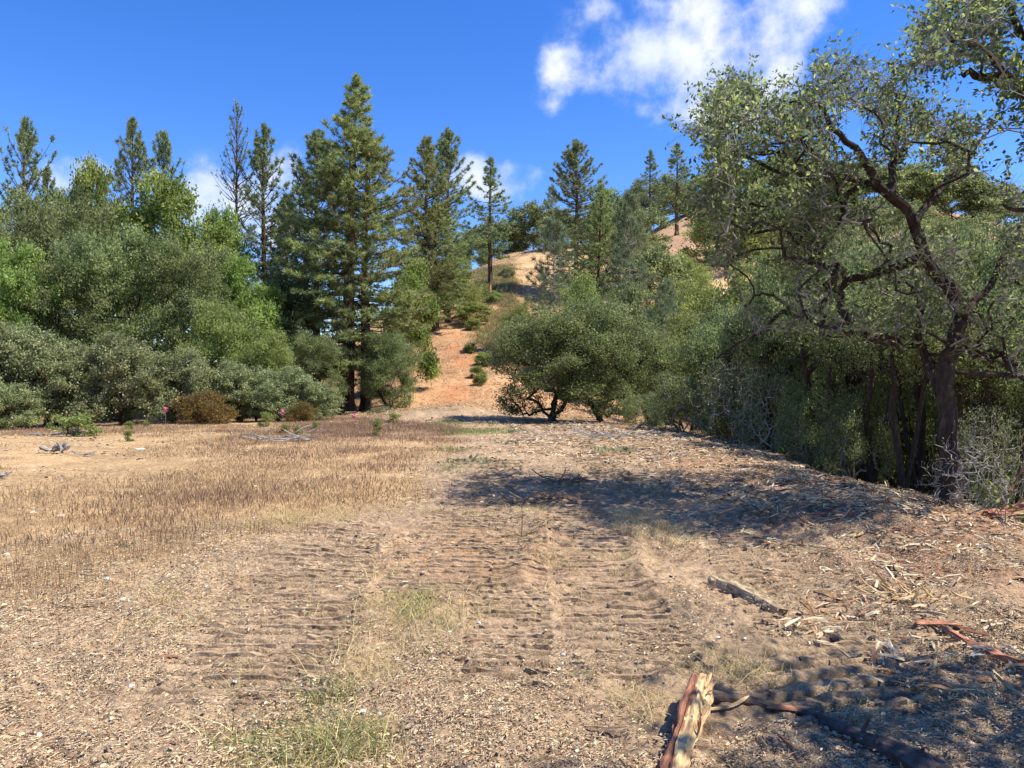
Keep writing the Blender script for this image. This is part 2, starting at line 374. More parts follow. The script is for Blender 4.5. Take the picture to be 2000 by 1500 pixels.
# ------------------------------------------------------------------ tree growth
def grow(rng, nodes, par, att, step, jit=.12, rise=.06, low=.7):
    P = [np.array(p, float) for p in nodes]; par = list(par); tip = [False]*len(P)
    base = P[0]; A = att[np.argsort(np.linalg.norm((att-base)*[1, 1, .8], axis=1))]
    cap = len(P)+len(A)*30; B = np.zeros((cap, 3)); B[:len(P)] = P; n = len(P)
    for a in A:
        dd = B[:n]-a; q = np.sqrt((dd*dd).sum(1)); pen = np.maximum(B[:n, 2]-a[2], 0)*.7+np.maximum(a[2]-B[:n, 2]-1.0, 0)*(low-.7)
        j = int(np.argmin(q+pen)); L = q[j]
        k = min(max(1, int(L/step)), 25); p0 = B[j].copy(); cur = j
        off = rng.normal(size=3)*jit*L; off[2] += rise*L
        for i in range(1, k+1):
            t = i/k; p = p0*(1-t)+a*t+off*math.sin(math.pi*t)+(rng.normal(size=3)*step*.12 if i < k else 0)
            B[n] = p; par.append(cur); tip.append(i == k); cur = n; n += 1
    P = B[:n]; par = np.array(par); cnt = np.zeros(n)
    tip = np.array(tip); hasch = np.zeros(n, bool); hasch[par[par >= 0]] = True
    cnt[~hasch] = 1
    for i in range(n-1, 0, -1):
        if par[i] >= 0: cnt[par[i]] += cnt[i]
    return P, par, cnt, ~hasch
def wood(P, par, cnt, rt, ex, rmax=9, nsides=(7, 4, 3)):
    i = np.where(par >= 0)[0]; r = np.minimum(rt*cnt**ex, rmax)
    r0 = r[par[i]]; r1 = r[i]; r0 = np.minimum(r0, r1*1.6+rt*.5)
    out = []
    for lo, hi, ns in ((r.max()*.3, 99, nsides[0]), (r.max()*.08, r.max()*.3, nsides[1]), (-1, r.max()*.08, nsides[2])):
        k = (r1 >= lo) & (r1 < hi)
        if k.any(): out.append(edges_tubes(P[par[i]][k], P[i][k], r0[k], r1[k], ns))
    return join(out)
def blob_points(rng, n, lobes):
    w = np.array([l[3]**2 for l in lobes]); w = w/w.sum()
    k = rng.choice(len(lobes), n, p=w); c = np.array([l[:3] for l in lobes])[k]; R = np.array([l[3] for l in lobes])[k]
    d = nrm(rng.normal(size=(n, 3))); rad = rng.random(n)**.38
    return c+d*(R*rad)[:, None]*[1, 1, .82]
def broadleaf(seed, h=10, w=8, nl=9, natt=420, nleaf=24000, ls=(.13, .07), lm=None, bm=None, stems=1, base=.22, clump=.36, rt=.012, ex=.5, flat=1.0, drop=0, twigfrac=1.0):
    rng = np.random.default_rng(seed)
    lobes = [(0, 0, h*.66, w*.30)]
    for i in range(nl):
        a = i*2.4+rng.random(); q = (i+.5)/nl
        zz = h*(base+.12+(.80-base)*q*flat)+rng.normal()*h*.02
        rr = w*(.36 if q < .65 else .36*(1-(q-.65)*2.0))*(.7+.4*rng.random())
        lobes.append((math.cos(a)*rr, math.sin(a)*rr, zz, w*(.13+.09*rng.random())))
    mxz = max(l[2]+l[3]*.82 for l in lobes)
    lobes = [(a, b, c*h/mxz, d) for a, b, c, d in lobes]
    att = blob_points(rng, natt, lobes)
    nodes = [np.zeros(3)]; par = [-1]
    nodes.append(np.array([0, 0, h*.03])); par.append(0)
    for s in range(stems):
        a = rng.random()*6.28+s*6.28/stems; cur = 1; m = 5
        lean = (.0 if stems == 1 else .16)*h
        for i in range(1, m+1):
            t = i/m; p = np.array([math.cos(a)*lean*t, math.sin(a)*lean*t, h*(.03+(base+.12)*t)])+rng.normal(size=3)*h*.008
            nodes.append(p); par.append(cur); cur = len(nodes)-1
    P, par, cnt, leafn = grow(rng, nodes, par, att, h*.045)
    me_w = mesh('wood', *wood(P, par, cnt, rt, ex), bm or B_OAK)
    cand = np.where(cnt <= 3)[0]; cand = cand[P[cand, 2] > h*base*.7]
    k = rng.choice(cand, int(nleaf*twigfrac))
    LP = P[k]+np.clip(rng.normal(size=(len(k), 3)), -1.9, 1.9)*clump*np.array([1, 1, .7])*(.5+rng.random((len(k), 1)))
    LP[:, 2] -= drop*rng.random(len(k)); LP[:, 2] = np.maximum(LP[:, 2], h*.01)
    sz = ls[0]*(.6+.8*rng.random(len(k)))
    V, Fq = leaf_quads(LP, sz, sz*ls[1]/ls[0], rng)
    cv = rng.random(len(P))[k]*.45+rng.random(len(k))*.55
    me_l = mesh('foliage', V, Fq, lm or L_OAK, v=cv)
    return me_w, me_l, h, w
def pine(seed, h=20, w=7, crown=.12, nwh=46, per=5, tufts=7, ln=.30, bw=.05, K=12, lm=None, bm=None, top=1.0, cone=1.0, shape=.8, dead=0, density=1.0, lean=0, droop=.1, gap=0, rtr=None, upt=.5):
    rng = np.random.default_rng(seed)
    rtr = rtr or h*.016
    zt = np.linspace(0, h, 24); Pt = np.stack([lean*(zt/h)**1.5+.04*np.sin(zt*.5+seed), .04*np.cos(zt*.4), zt], 1)
    Rt = rtr*(1-zt/h)**.85+.012; Rt[0] *= 1.35
    parts = [poly_tube(Pt, Rt, 8, .06, seed)]
    e0 = []; e1 = []; q0 = []; q1 = []; TP = []; TD = []
    for i in range(nwh):
        q = (i+rng.random()*.8)/nwh; z = h*(crown+(1-crown)*q**.92)
        if z > h*.985: continue
        z00 = z
        f = min(1, (1-q)/cone)**shape*min(1, .6+q*2.2)
        for j in range(per):
            if rng.random() < gap: continue
            z = min(z00+(rng.random()-.5)*h*.9/nwh*1.3, h*.985); c = np.array([np.interp(z, zt, Pt[:, 0]), np.interp(z, zt, Pt[:, 1]), z])
            az = rng.random()*6.283; L = w*.5*f*(.62+.55*rng.random())+.05
            el = math.radians(-12+70*q**1.6*upt*1.4+rng.normal()*9)
            m = 5; d = np.array([math.cos(az), math.sin(az), math.tan(el)]); p = c; pts = [p]
            for s in range(1, m+1):
                t = s/m; d2 = d.copy(); d2[2] += (t*t)*.75*upt*1.2-droop*(1-q); d2 = d2/np.linalg.norm(d2)
                p = p+d2*L/m+rng.normal(size=3)*L*.012; pts.append(p)
            r = max(.008, L*.014)
            for s in range(m):
                e0.append(pts[s]); e1.append(pts[s+1]); q0.append(r*(1-s/m)+.006); q1.append(r*(1-(s+1)/m)+.006)
            isd = rng.random() < dead
            nt_ = int(tufts*density*(.35+L/(w*.5))+1)
            if isd: nt_ = max(1, nt_//4)
            for s in range(nt_):
                t = 1-(rng.random()**1.5)*.78 if s else 1.0
                k = min(int(t*m), m-1); b = pts[k]+(pts[k+1]-pts[k])*(t*m-k)
                dd = nrm(pts[k+1]-pts[k]); side = np.cross(dd, [0, 0, 1.])
                so_ = (rng.random()-.5)*2*L*.38*(1.15-t)*(s > 0)
                tp = b+side*so_+dd*abs(so_)*.7+np.array([0, 0, abs(so_)*.25*rng.random()+.0])
                if s and abs(so_) > .12:
                    e0.append(b); e1.append(tp); q0.append(.012); q1.append(.006)
                TP.append(tp); TD.append(nrm(dd*.6+side*np.sign(so_)*.4*(s > 0)+np.array([0, 0, .45])))
    for s in range(5):
        TP.append(np.array([Pt[-1, 0], Pt[-1, 1], h-.12*s*h/20])); TD.append(np.array([0, 0, 1.]))
    parts.append(edges_tubes(np.array(e0), np.array(e1), np.array(q0), np.array(q1), 3))
    TP = np.array(TP); TD = np.array(TD); n = len(TP)
    V, Ft = tuft_tris(TP, TD, np.full(n, ln)*(.7+.5*rng.random(n)), np.full(n, bw), K, rng, 1.0, .12)
    vv = np.repeat(np.clip(rng.random(n), 0, 1), K)*.6+rng.random(n*K)*.4
    return mesh('wood', *join(parts), bm or B_PINE), mesh('needles', V, Ft, lm or L_PIN, v=vv), h, w
def place(kind, pr, x, y, label, cat, group=None, topz=None, wpx=None, z=None, rz=None, names=('trunk', 'crown'), seed=0, hs=1):
    """one tree: an Empty at its foot with trunk and crown under it"""
    me_w, me_l, h, w = pr
    z = hz(x, y)-.05 if z is None else z
    sz = (topz-z)/h*hs; sx = sz if wpx is None else wpx/F*y/w
    e = empty(kind, (x, y, z), label, cat, group, (x*12.9+y*7.3) % 6.28 if rz is None else rz, (sx, sx, sz))
    obj(names[0], me_w, e); obj(names[1], me_l, e)
    return e
def at(kind, pr, px, top, D, wpx, label, cat='tree', group=None, **k):
    x = (px-1000)/F*D; tz = CAMZ-(top-750)/F*D
    if 'oak' in kind: tz = max(tz, hz(x, D)+.62*wpx/F*D)
    return place(kind, pr, x, D, label, cat, group, tz, wpx, **k)
# ------------------------------------------------------------------ the ground: one sheet to the horizon
def build_ground():
    rs = [.35, .8, 1.3, 1.8, 2.2, 2.55]; r = 2.55
    while r < 2600:
        if r < 15: dr = max(r*r*.0013/1.6*.88, .016)
        elif r < 35: dr = r*r*.0013/1.6*1.1
        else: dr = max(r*.017, .9)
        if r > 140: dr = r*.05
        r += dr; rs.append(r)
    rs = np.array(rs)
    d = math.radians(41)
    ths = np.concatenate([np.linspace(-d, d, 700), np.linspace(d, 2*math.pi-d, 101)[1:-1]])
    nt_, nr = len(ths), len(rs)
    T, R = np.meshgrid(ths, rs); X = R*np.sin(T); Y = R*np.cos(T)
    xf, yf = X.ravel(), Y.ravel()
    Z = H(xf, yf)
    V = np.stack([xf, yf, Z], 1)
    V = np.vstack([V, [[0, 0, hz(0, 0)]]])
    i = np.arange(nr-1)[:, None]; j = np.arange(nt_)[None]; j2 = (j+1) % nt_
    Fq = np.stack([i*nt_+j, i*nt_+j2, (i+1)*nt_+j2, (i+1)*nt_+j], -1).reshape(-1, 4)[:, ::-1]
    c = nt_*nr; k = np.arange(0, nt_-1, 2)
    cap = np.stack([np.full(len(k), c), (k+2) % nt_, k+1, k], 1)
    Fq = np.vstack([Fq, cap])
    # soil colours by place, with track groove shade painted in at the end
    fm = field_mask(xf, yf); gm = green_mask(xf, yf); rr = np.hypot(xf, yf)
    n1 = fbm(xf*.6, yf*.6, 4, 101)[:, None]; n2 = fbm(xf*5, yf*5, 3, 102)[:, None]; n4 = fbm(xf*.25+3, yf*.25, 3, 104)[:, None]
    soil = np.array([.36, .255, .16])*(.72+.56*n2)
    soil = soil*(1-.5*ss(.5, .75, n1))+np.array([.25, .185, .12])*.5*ss(.5, .75, n1)
    org = np.array([.42, .235, .12])
    ob = np.exp(-((xf+.35)/.9)**2-((yf-7.4)/1.2)**2)[:, None]*.8*n2*1.3
    soil = soil*(1-np.clip(ob, 0, 1))+org*np.clip(ob, 0, 1)
    red = np.array([.25, .12, .07]); e = (ss(2.2, 3.6, xf)*(1-ss(17, 24, yf))*ss(.30, .52, fbm(xf*.9, yf*.9, 3, 111)))[:, None]*.65
    soil = soil*(1-e)+red*e
    fieldc = np.array([.42, .285, .15])*(.7+.6*n1)
    redd = (ss(19, 27, yf)*ss(-9.5, -6, xf)*(1-ss(31, 36, yf)))[:, None]*.75
    fieldc = fieldc*(1-redd)+np.array([.25, .165, .11])*redd
    C = soil*(1-fm[:, None])+fieldc*fm[:, None]
    C = C*(1-.65*gm[:, None])+np.array([.10, .13, .035])*.65*gm[:, None]
    far = ss(36, 46, rr)[:, None]
    hill = (np.array([.44, .25, .13])*(1-ss(70, 95, rr)[:, None])+np.array([.50, .33, .17])*ss(70, 95, rr)[:, None])*(.7+.6*n4)*(.8+.4*n2)
    px = xf/np.maximum(yf, .1)*F+1000
    # bare orange track up the slope
    tr = np.interp(yf, [38, 46, 55, 65, 75, 90], [790, 860, 900, 910, 890, 900])
    tm = (np.exp(-((px-tr)/34)**2)*ss(42, 47, yf)*(1-ss(80, 95, yf))*ss(.35,.55,fbm(xf*.3,yf*.3,3,55)))[:, None]
    hill = hill*(1-.8*tm)+np.array([.42, .19, .085])*.8*tm
    gl = (np.exp(-((px-960)/40)**2)*ss(55, 62, yf)*(1-ss(95, 110, yf)))[:, None]*ss(.4, .6, n1)
    hill = hill*(1-.6*gl)+np.array([.20, .19, .12])*.6*gl
    pk = (ss(1200, 1300, px)*ss(110, 130, yf))[:, None]
    hill = hill*(1-pk)+np.array([.36, .225, .14])*(.7+.6*n4)*pk
    C = C*(1-far)+hill*far
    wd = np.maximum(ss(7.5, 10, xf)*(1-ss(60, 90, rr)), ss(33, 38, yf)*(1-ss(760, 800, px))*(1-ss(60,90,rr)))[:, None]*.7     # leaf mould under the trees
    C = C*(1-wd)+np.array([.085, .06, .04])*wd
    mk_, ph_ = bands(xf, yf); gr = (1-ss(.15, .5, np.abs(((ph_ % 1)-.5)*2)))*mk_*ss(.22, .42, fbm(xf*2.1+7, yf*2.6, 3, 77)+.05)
    C = C*(1-.62*gr[:, None])  # shade in the cleat grooves, painted into the soil colour
    C = np.vstack([C, [[.3, .2, .12]]])
    m, nt, p = mat('soil')
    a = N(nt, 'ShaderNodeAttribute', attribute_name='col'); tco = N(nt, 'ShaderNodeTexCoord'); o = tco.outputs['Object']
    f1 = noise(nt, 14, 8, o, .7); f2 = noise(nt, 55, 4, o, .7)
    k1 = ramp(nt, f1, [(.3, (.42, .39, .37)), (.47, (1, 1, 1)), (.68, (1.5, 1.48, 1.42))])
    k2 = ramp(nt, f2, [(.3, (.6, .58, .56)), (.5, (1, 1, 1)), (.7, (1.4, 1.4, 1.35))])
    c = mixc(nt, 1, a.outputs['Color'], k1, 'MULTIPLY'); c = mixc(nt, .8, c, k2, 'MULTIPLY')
    f3 = noise(nt, 1.3, 6, o, .7)
    c = mixc(nt, 1, c, ramp(nt, f3, [(.3, (.72, .7, .68)), (.6, (1.1, 1.1, 1.1))]), 'MULTIPLY')
    nt.links.new(c, p.inputs['Base Color']); p.inputs['Roughness'].default_value = .95; p.inputs['Specular IOR Level'].default_value = .1
    b = N(nt, 'ShaderNodeBump'); b.inputs['Strength'].default_value = 1.0; b.inputs['Distance'].default_value = .035
    nt.links.new(M_(nt, 'ADD', f1, M_(nt, 'MULTIPLY', f2, .5)), b.inputs['Height']); nt.links.new(b.outputs[0], p.inputs['Normal'])
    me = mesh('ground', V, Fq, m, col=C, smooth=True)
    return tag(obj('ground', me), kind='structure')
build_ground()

# ------------------------------------------------------------------ scatter by geometry nodes (stuff nobody could count)
def scatter(name, protos, X, Y, scl, rng, zoff=0.0, label=None, tilt=True, idx=None):
    n = len(X); Z = H(X, Y)+zoff
    rz = rng.random(n)*6.283
    if tilt:
        d = .08; gx = (H(X+d, Y)-H(X-d, Y))/(2*d); gy = (H(X, Y+d)-H(X, Y-d))/(2*d)
        gx = np.clip(gx, -.8, .8); gy = np.clip(gy, -.8, .8)
        rx = np.arctan(gy*np.cos(rz)-gx*np.sin(rz)); ry = -np.arctan(gx*np.cos(rz)+gy*np.sin(rz))
    else: rx = ry = np.zeros(n)
    me = bpy.data.meshes.new(name); me.vertices.add(n); me.vertices.foreach_set('co', np.stack([X, Y, Z], 1).astype(np.float32).ravel())
    a = me.attributes.new('rot', 'FLOAT_VECTOR', 'POINT'); a.data.foreach_set('vector', np.stack([rx, ry, rz], 1).astype(np.float32).ravel())
    a = me.attributes.new('scl', 'FLOAT', 'POINT'); a.data.foreach_set('value', scl.astype(np.float32))
    a = me.attributes.new('idx', 'INT', 'POINT'); a.data.foreach_set('value', (rng.integers(0, len(protos), n) if idx is None else idx).astype(np.int32))
    pc = bpy.data.collections.new(name+'_kinds')
    for i, pm in enumerate(protos):
        pc.objects.link(bpy.data.objects.new('%s_kind_%02d' % (name, i), pm))
    g = bpy.data.node_groups.new(name+'_nodes', 'GeometryNodeTree')
    g.interface.new_socket('Geometry', in_out='INPUT', socket_type='NodeSocketGeometry')
    g.interface.new_socket('Geometry', in_out='OUTPUT', socket_type='NodeSocketGeometry')
    gi = g.nodes.new('NodeGroupInput'); go = g.nodes.new('NodeGroupOutput')
    ip = g.nodes.new('GeometryNodeInstanceOnPoints'); ci = g.nodes.new('GeometryNodeCollectionInfo')
    ci.inputs['Collection'].default_value = pc; ci.inputs['Separate Children'].default_value = True; ci.inputs['Reset Children'].default_value = True
    def na(nm, t):
        q = g.nodes.new('GeometryNodeInputNamedAttribute'); q.data_type = t; q.inputs[0].default_value = nm
        return next(o for o in q.outputs if o.enabled and o.name == 'Attribute')
    er = g.nodes.new('FunctionNodeEulerToRotation')
    L = g.links.new
    L(gi.outputs[0], ip.inputs['Points']); L(ci.outputs[0], ip.inputs['Instance']); ip.inputs['Pick Instance'].default_value = True
    L(na('idx', 'INT'), ip.inputs['Instance Index']); L(na('rot', 'FLOAT_VECTOR'), er.inputs[0]); L(er.outputs[0], ip.inputs['Rotation'])
    L(na('scl', 'FLOAT'), ip.inputs['Scale']); L(ip.outputs[0], go.inputs[0])
    o = obj(name, me); md = o.modifiers.new('scatter', 'NODES'); md.node_group = g
    return tag(o, label, None, None, 'stuff')

def chip_patch(rng, R, n, kinds, lmin, lmax, pal, flat=.25):
    """wood slivers, curled leaves and straws lying over each other in a small disc"""
    a = rng.random(n)*6.283; r = R*np.sqrt(rng.random(n)); c = np.stack([r*np.cos(a), r*np.sin(a), rng.random(n)*.012-.002], 1)
    L = lmin*(lmax/lmin)**(rng.random(n)**1.6); az = rng.random(n)*6.283; el = rng.normal(size=n)*flat*.5
    d = np.stack([np.cos(az)*np.cos(el), np.sin(az)*np.cos(el), np.sin(el)], 1)
    s = nrm(np.cross(d, [0, 0, 1.])+np.stack([np.zeros(n), np.zeros(n), rng.normal(size=n)*.4], 1)); u = nrm(np.cross(s, d))
    kd = rng.choice(len(kinds), n, p=kinds)
    Wd = np.where(kd == 0, L*(.10+.12*rng.random(n)), np.where(kd == 1, L*(.42+.2*rng.random(n)), .0025+.001*rng.random(n)))
    L = np.where(kd == 1, np.clip(L*.62, 0, .06), np.where(kd == 2, L*1.5, L)); Wd = np.clip(Wd, 0, .03)
    T = Wd*.45; L_ = L[:, None]; W_ = Wd[:, None]; T_ = T[:, None]
    up = u*np.where(kd == 1, -1, 1)[:, None]
    c[:, 2] += np.where(kd == 1, Wd*.4, 0)
    p0 = c-d*L_/2; p1 = c+d*L_/2; w2 = (.35+.6*rng.random((n, 1)))
    V = np.stack([p0-s*W_*.35, p0+up*T_*.6, p0+s*W_*.35, c-s*W_*.5+u*L_*.04, c+up*T_+u*L_*.04, c+s*W_*.5+u*L_*.04, p1-s*W_*w2*.3, p1+up*T_*.4, p1+s*W_*w2*.3], 1)
    q = np.array([[0, 1, 4, 3], [1, 2, 5, 4], [3, 4, 7, 6], [4, 5, 8, 7]])
    Fq = (np.arange(n)[:, None, None]*9+q[None]).reshape(-1, 4)
    pal = np.array(pal); pc = pal[rng.integers(0, len(pal), n)]*(.7+.6*rng.random((n, 1)))
    return V.reshape(-1, 3), Fq, np.repeat(pc, 4, 0)
CHIPM = colmat('wood_chip', .8, .25, .35); GRASSM = grassmat('grass_blade')
rng = np.random.default_rng(11)
CREAM = [.60, .47, .28]; TAN = [.44, .30, .17]; BRN = [.16, .09, .055]; REDB = [.30, .12, .06]; GRYL = [.38, .34, .29]; DRK = [.06, .045, .035]; PALE = [.72, .62, .44]; ORN = [.46, .24, .10]; GOLD = [.50, .33, .12]
def chipset(R, n, kinds, lo, hi, pal, k=5, flat=.25):
    out = []
    for i in range(k):
        V, Fq, C = chip_patch(rng, R, n, kinds, lo, hi, pal, flat); out.append(mesh('chips', V, Fq, CHIPM, col=C))
    return out
GRYL = [.33, .28, .21]; CREAM = [.55, .43, .26]; PALE = [.62, .52, .34]
mixA = [CREAM, TAN, TAN, BRN, GRYL, DRK, PALE, ORN, CREAM, TAN, CREAM, CREAM]
mixR = [REDB, BRN, ORN, TAN, CREAM, DRK, TAN, PALE, BRN, TAN, CREAM, PALE]
def wedge(n, r0, r1, amax=38, pw=1.0):
    u = rng.random(n); r = (r0**pw+(r1**pw-r0**pw)*u)**(1/pw); t = np.radians((rng.random(n)*2-1)*amax)
    return r*np.sin(t), r*np.cos(t), r
near = chipset(.16, 105, [.44, .20, .36], .007, .034, mixA, 7)
mid = chipset(.3, 95, [.5, .08, .42], .016, .075, mixA, 5)
red_ = chipset(.3, 60, [.75, .05, .2], .03, .20, mixR, 5, .35)
straw = chipset(.35, 60, [.15, .05, .8], .03, .09, [GOLD, CREAM, TAN, PALE, BRN, ORN], 4, .5)
X, Y, r = wedge(6500, 2.5, 9.5, 38, 1.3)
fm = field_mask(X, Y); tm, _ = bands(X, Y); cl = fbm(X*1.3, Y*1.3, 3, 200)
keep = rng.random(len(X)) < (1-.7*tm)*ss(.40, .62, cl+.16*ss(4.6, 3.4, r)+.14*ss(1.2, 2.2, X)+.22*ss(-1.2, -2.6, X)+.05)
scatter('leaf_litter', near, X[keep], Y[keep], .8+.5*rng.random(keep.sum()), rng, label='brown and cream leaf litter and small wood chips over the near ground')
X, Y, r = wedge(4200, 6, 34, 37, 1.5)
fm = field_mask(X, Y); tm, _ = bands(X, Y); cl = fbm(X*.9, Y*.9, 3, 201)
keep = (rng.random(len(X)) < (1-.75*fm)*(1-.6*tm)*ss(.40, .62, cl+.12*ss(1.5, 3, X)+.04)) & (X < 9)
scatter('wood_chip_litter', mid, X[keep], Y[keep], (.7+.6*rng.random(keep.sum()))*(.8+r[keep]/30), rng, label='tan wood chips spread over the cleared ground')
X, Y, r = wedge(5200, 3, 30, 37, 1.4)
keep = (rng.random(len(X)) < ss(1.6, 3.6, X+.3*np.minimum(Y-10, 0)*0-(Y > 14)*.0)*ss(.35, .55, fbm(X*.8, Y*.8, 3, 202)+.12)) & (X < 9)
keep |= (Y > 17) & (X > 0) & (X < 8) & (rng.random(len(X)) < .7)
scatter('bark_litter', red_, X[keep], Y[keep], (.5+.6*rng.random(keep.sum()))*(.8+r[keep]/40), rng, label='red brown bark strips and splinters over the right hand mound')
# grass
def tuft(rng, n, R, h0, h1, w, pal, lean=.35, seg=True, basec=None):
    a = rng.random(n)*6.283; r = R*np.sqrt(rng.random(n)); b = np.stack([r*np.cos(a), r*np.sin(a), np.full(n, -.015)], 1)
    h = h0+(h1-h0)*rng.random(n); d = rng.normal(size=(n, 2))*lean*h[:, None]
    az = rng.random(n)*3.14; s = np.stack([np.cos(az), np.sin(az), 0*az], 1)*w*.5
    mid = b+np.concatenate([d*.35, (h*.58)[:, None]], 1); tip = b+np.concatenate([d, h[:, None]], 1)
    V = np.stack([b-s, b+s, mid+s*.8, mid-s*.8, tip+s*.15, tip-s*.15], 1).reshape(-1, 3)
    Fq = (np.arange(n)[:, None, None]*6+np.array([[0, 1, 2, 3], [3, 2, 4, 5]])[None]).reshape(-1, 4)
    pal = np.array(pal); c = pal[rng.integers(0, len(pal), n)]*(.7+.6*rng.random((n, 1)))
    return mesh('blades', V, Fq, GRASSM, col=np.repeat(c, 2, 0))
DRYP = [[.50, .35, .17], [.42, .27, .13], [.58, .45, .26], [.28, .18, .11], [.44, .30, .16], [.52, .40, .22]]
REDP = [[.27, .16, .10], [.33, .21, .13], [.40, .28, .16], [.22, .14, .09]]
GRNP = [[.16, .22, .05], [.22, .26, .07], [.33, .34, .11], [.46, .42, .18], [.13, .17, .04], [.52, .44, .22]]
PALP = [[.60, .47, .22], [.50, .40, .18], [.42, .36, .13], [.66, .55, .30]]
dry = [tuft(rng, 45, .28, .02, .07, .0042, DRYP, .4) for _ in range(5)]
dryf = [tuft(rng, 60, .6, .02, .075, .009, DRYP, .35) for _ in range(5)]
redg = [tuft(rng, 60, .6, .04, .13, .011, REDP, .3) for _ in range(4)]
grn = [tuft(rng, 46, .16, .02, .095, .0038, GRNP, .6) for _ in range(5)]
grf = [tuft(rng, 70, .5, .05, .15, .012, GRNP, .4) for _ in range(3)]
pal_ = [tuft(rng, 45, .16, .03, .10, .004, PALP, 1.3) for _ in range(4)]
stem = [tuft(rng, 16, .22, .05, .14, .003, [[.16, .09, .05], [.25, .14, .07]], .15) for _ in range(4)]
X, Y, r = wedge(3600, 2.6, 12, 38, 1.5); fm = field_mask(X, Y); cl = fbm(X*.7, Y*.7, 3, 210)
k = rng.random(len(X)) < fm*(.08+.8*ss(5.5, 11, r+(cl-.5)*8))
scatter('dry_grass', dry, X[k], Y[k], .7+.6*rng.random(k.sum()), rng, label='short golden dry grass of the meadow', tilt=False)
k = (rng.random(len(X)) < fm*.8) & (r < 9)
scatter('grass_stem_cover', stem, X[k], Y[k], .7+.6*rng.random(k.sum()), rng, label='thin brown upright grass stems in the near meadow', tilt=False)
X, Y, r = wedge(11000, 9, 38, 38, 1.5); fm = field_mask(X, Y); rd = ss(19, 26, Y)*ss(-10, -6, X)
cl = fbm(X*.25, Y*.25, 3, 211)
k = (rng.random(len(X)) < fm*ss(-.1, .35, fm-.5+cl-.4)*(.15+.6*ss(.35, .6, cl+.05))) & (rng.random(len(X)) > rd)
scatter('meadow_grass', dryf, X[k], Y[k], (.3+.9*ss(.35, .65, fbm(X[k]*.45, Y[k]*.45, 3, 215)))*(.7+.6*rng.random(k.sum())), rng, label='golden brown dry grass across the far meadow', tilt=False)
k = (rng.random(len(X)) < fm*rd)|((rng.random(len(X)) < fm*.25*ss(.5, .7, cl)))
scatter('reddish_grass', redg, X[k], Y[k], .6+.6*rng.random(k.sum()), rng, label='reddish brown seeding grass near the meadow edge', tilt=False)
X, Y, r = wedge(9000, 2.6, 11, 36, 1.0); gm = green_mask(X, Y); k = rng.random(len(X)) < gm*ss(.3, .6, fbm(X*4, Y*4, 2, 77))
scatter('green_grass', grn, X[k], Y[k], .7+.6*rng.random(k.sum()), rng, label='small patches of fresh green grass in the near ground', tilt=False)
X, Y, r = wedge(6000, 11, 46, 30, 1.3); gm = green_mask(X, Y); k = rng.random(len(X)) < gm*.9
scatter('far_green_grass', grf, X[k], Y[k], .5+.5*rng.random(k.sum()), rng, label='green grass patches where the meadow meets the slope', tilt=False)
X, Y, r = wedge(3000, 2.6, 10, 36, 1.2); gm = green_mask(X*.97, Y*.97)
tb_, _ = bands(X, Y)
k = rng.random(len(X)) < (1-.75*tb_)*(.5*ss(.42, .6, fbm(X*.9, Y*.9, 3, 219))*(np.abs(X+.6) < 2.4)+.5*gm*(gm < .8))
scatter('pale_straw', pal_, X[k], Y[k], .7+.6*rng.random(k.sum()), rng, label='flattened pale straw pressed into the soil', tilt=False)
n = 2600; Y = rng.uniform(68, 106, n); pq = rng.uniform(940, 1000, n)+rng.normal(size=n)*8; X = (pq-1000)/F*Y
k = rng.random(n) < ss(.38, .55, fbm(X*.5, Y*.3, 3, 230))
scatter('slope_grass', redg[:2]+grf[:2], X[k], Y[k], 1.2+1.6*rng.random(k.sum()), rng, label='rough dry and green grass strip beside the upper track', tilt=False)
# straw litter on the far slope
n = 9000; X = rng.uniform(-16, 22, n); Y = rng.uniform(36, 128, n); px = X/Y*F+1000
k = (px > 690) & (px < 1180)
scatter('slope_straw', straw, X[k], Y[k], 1.8+1.8*rng.random(k.sum()), rng, label='straw and chipped brush over the bare orange slope')

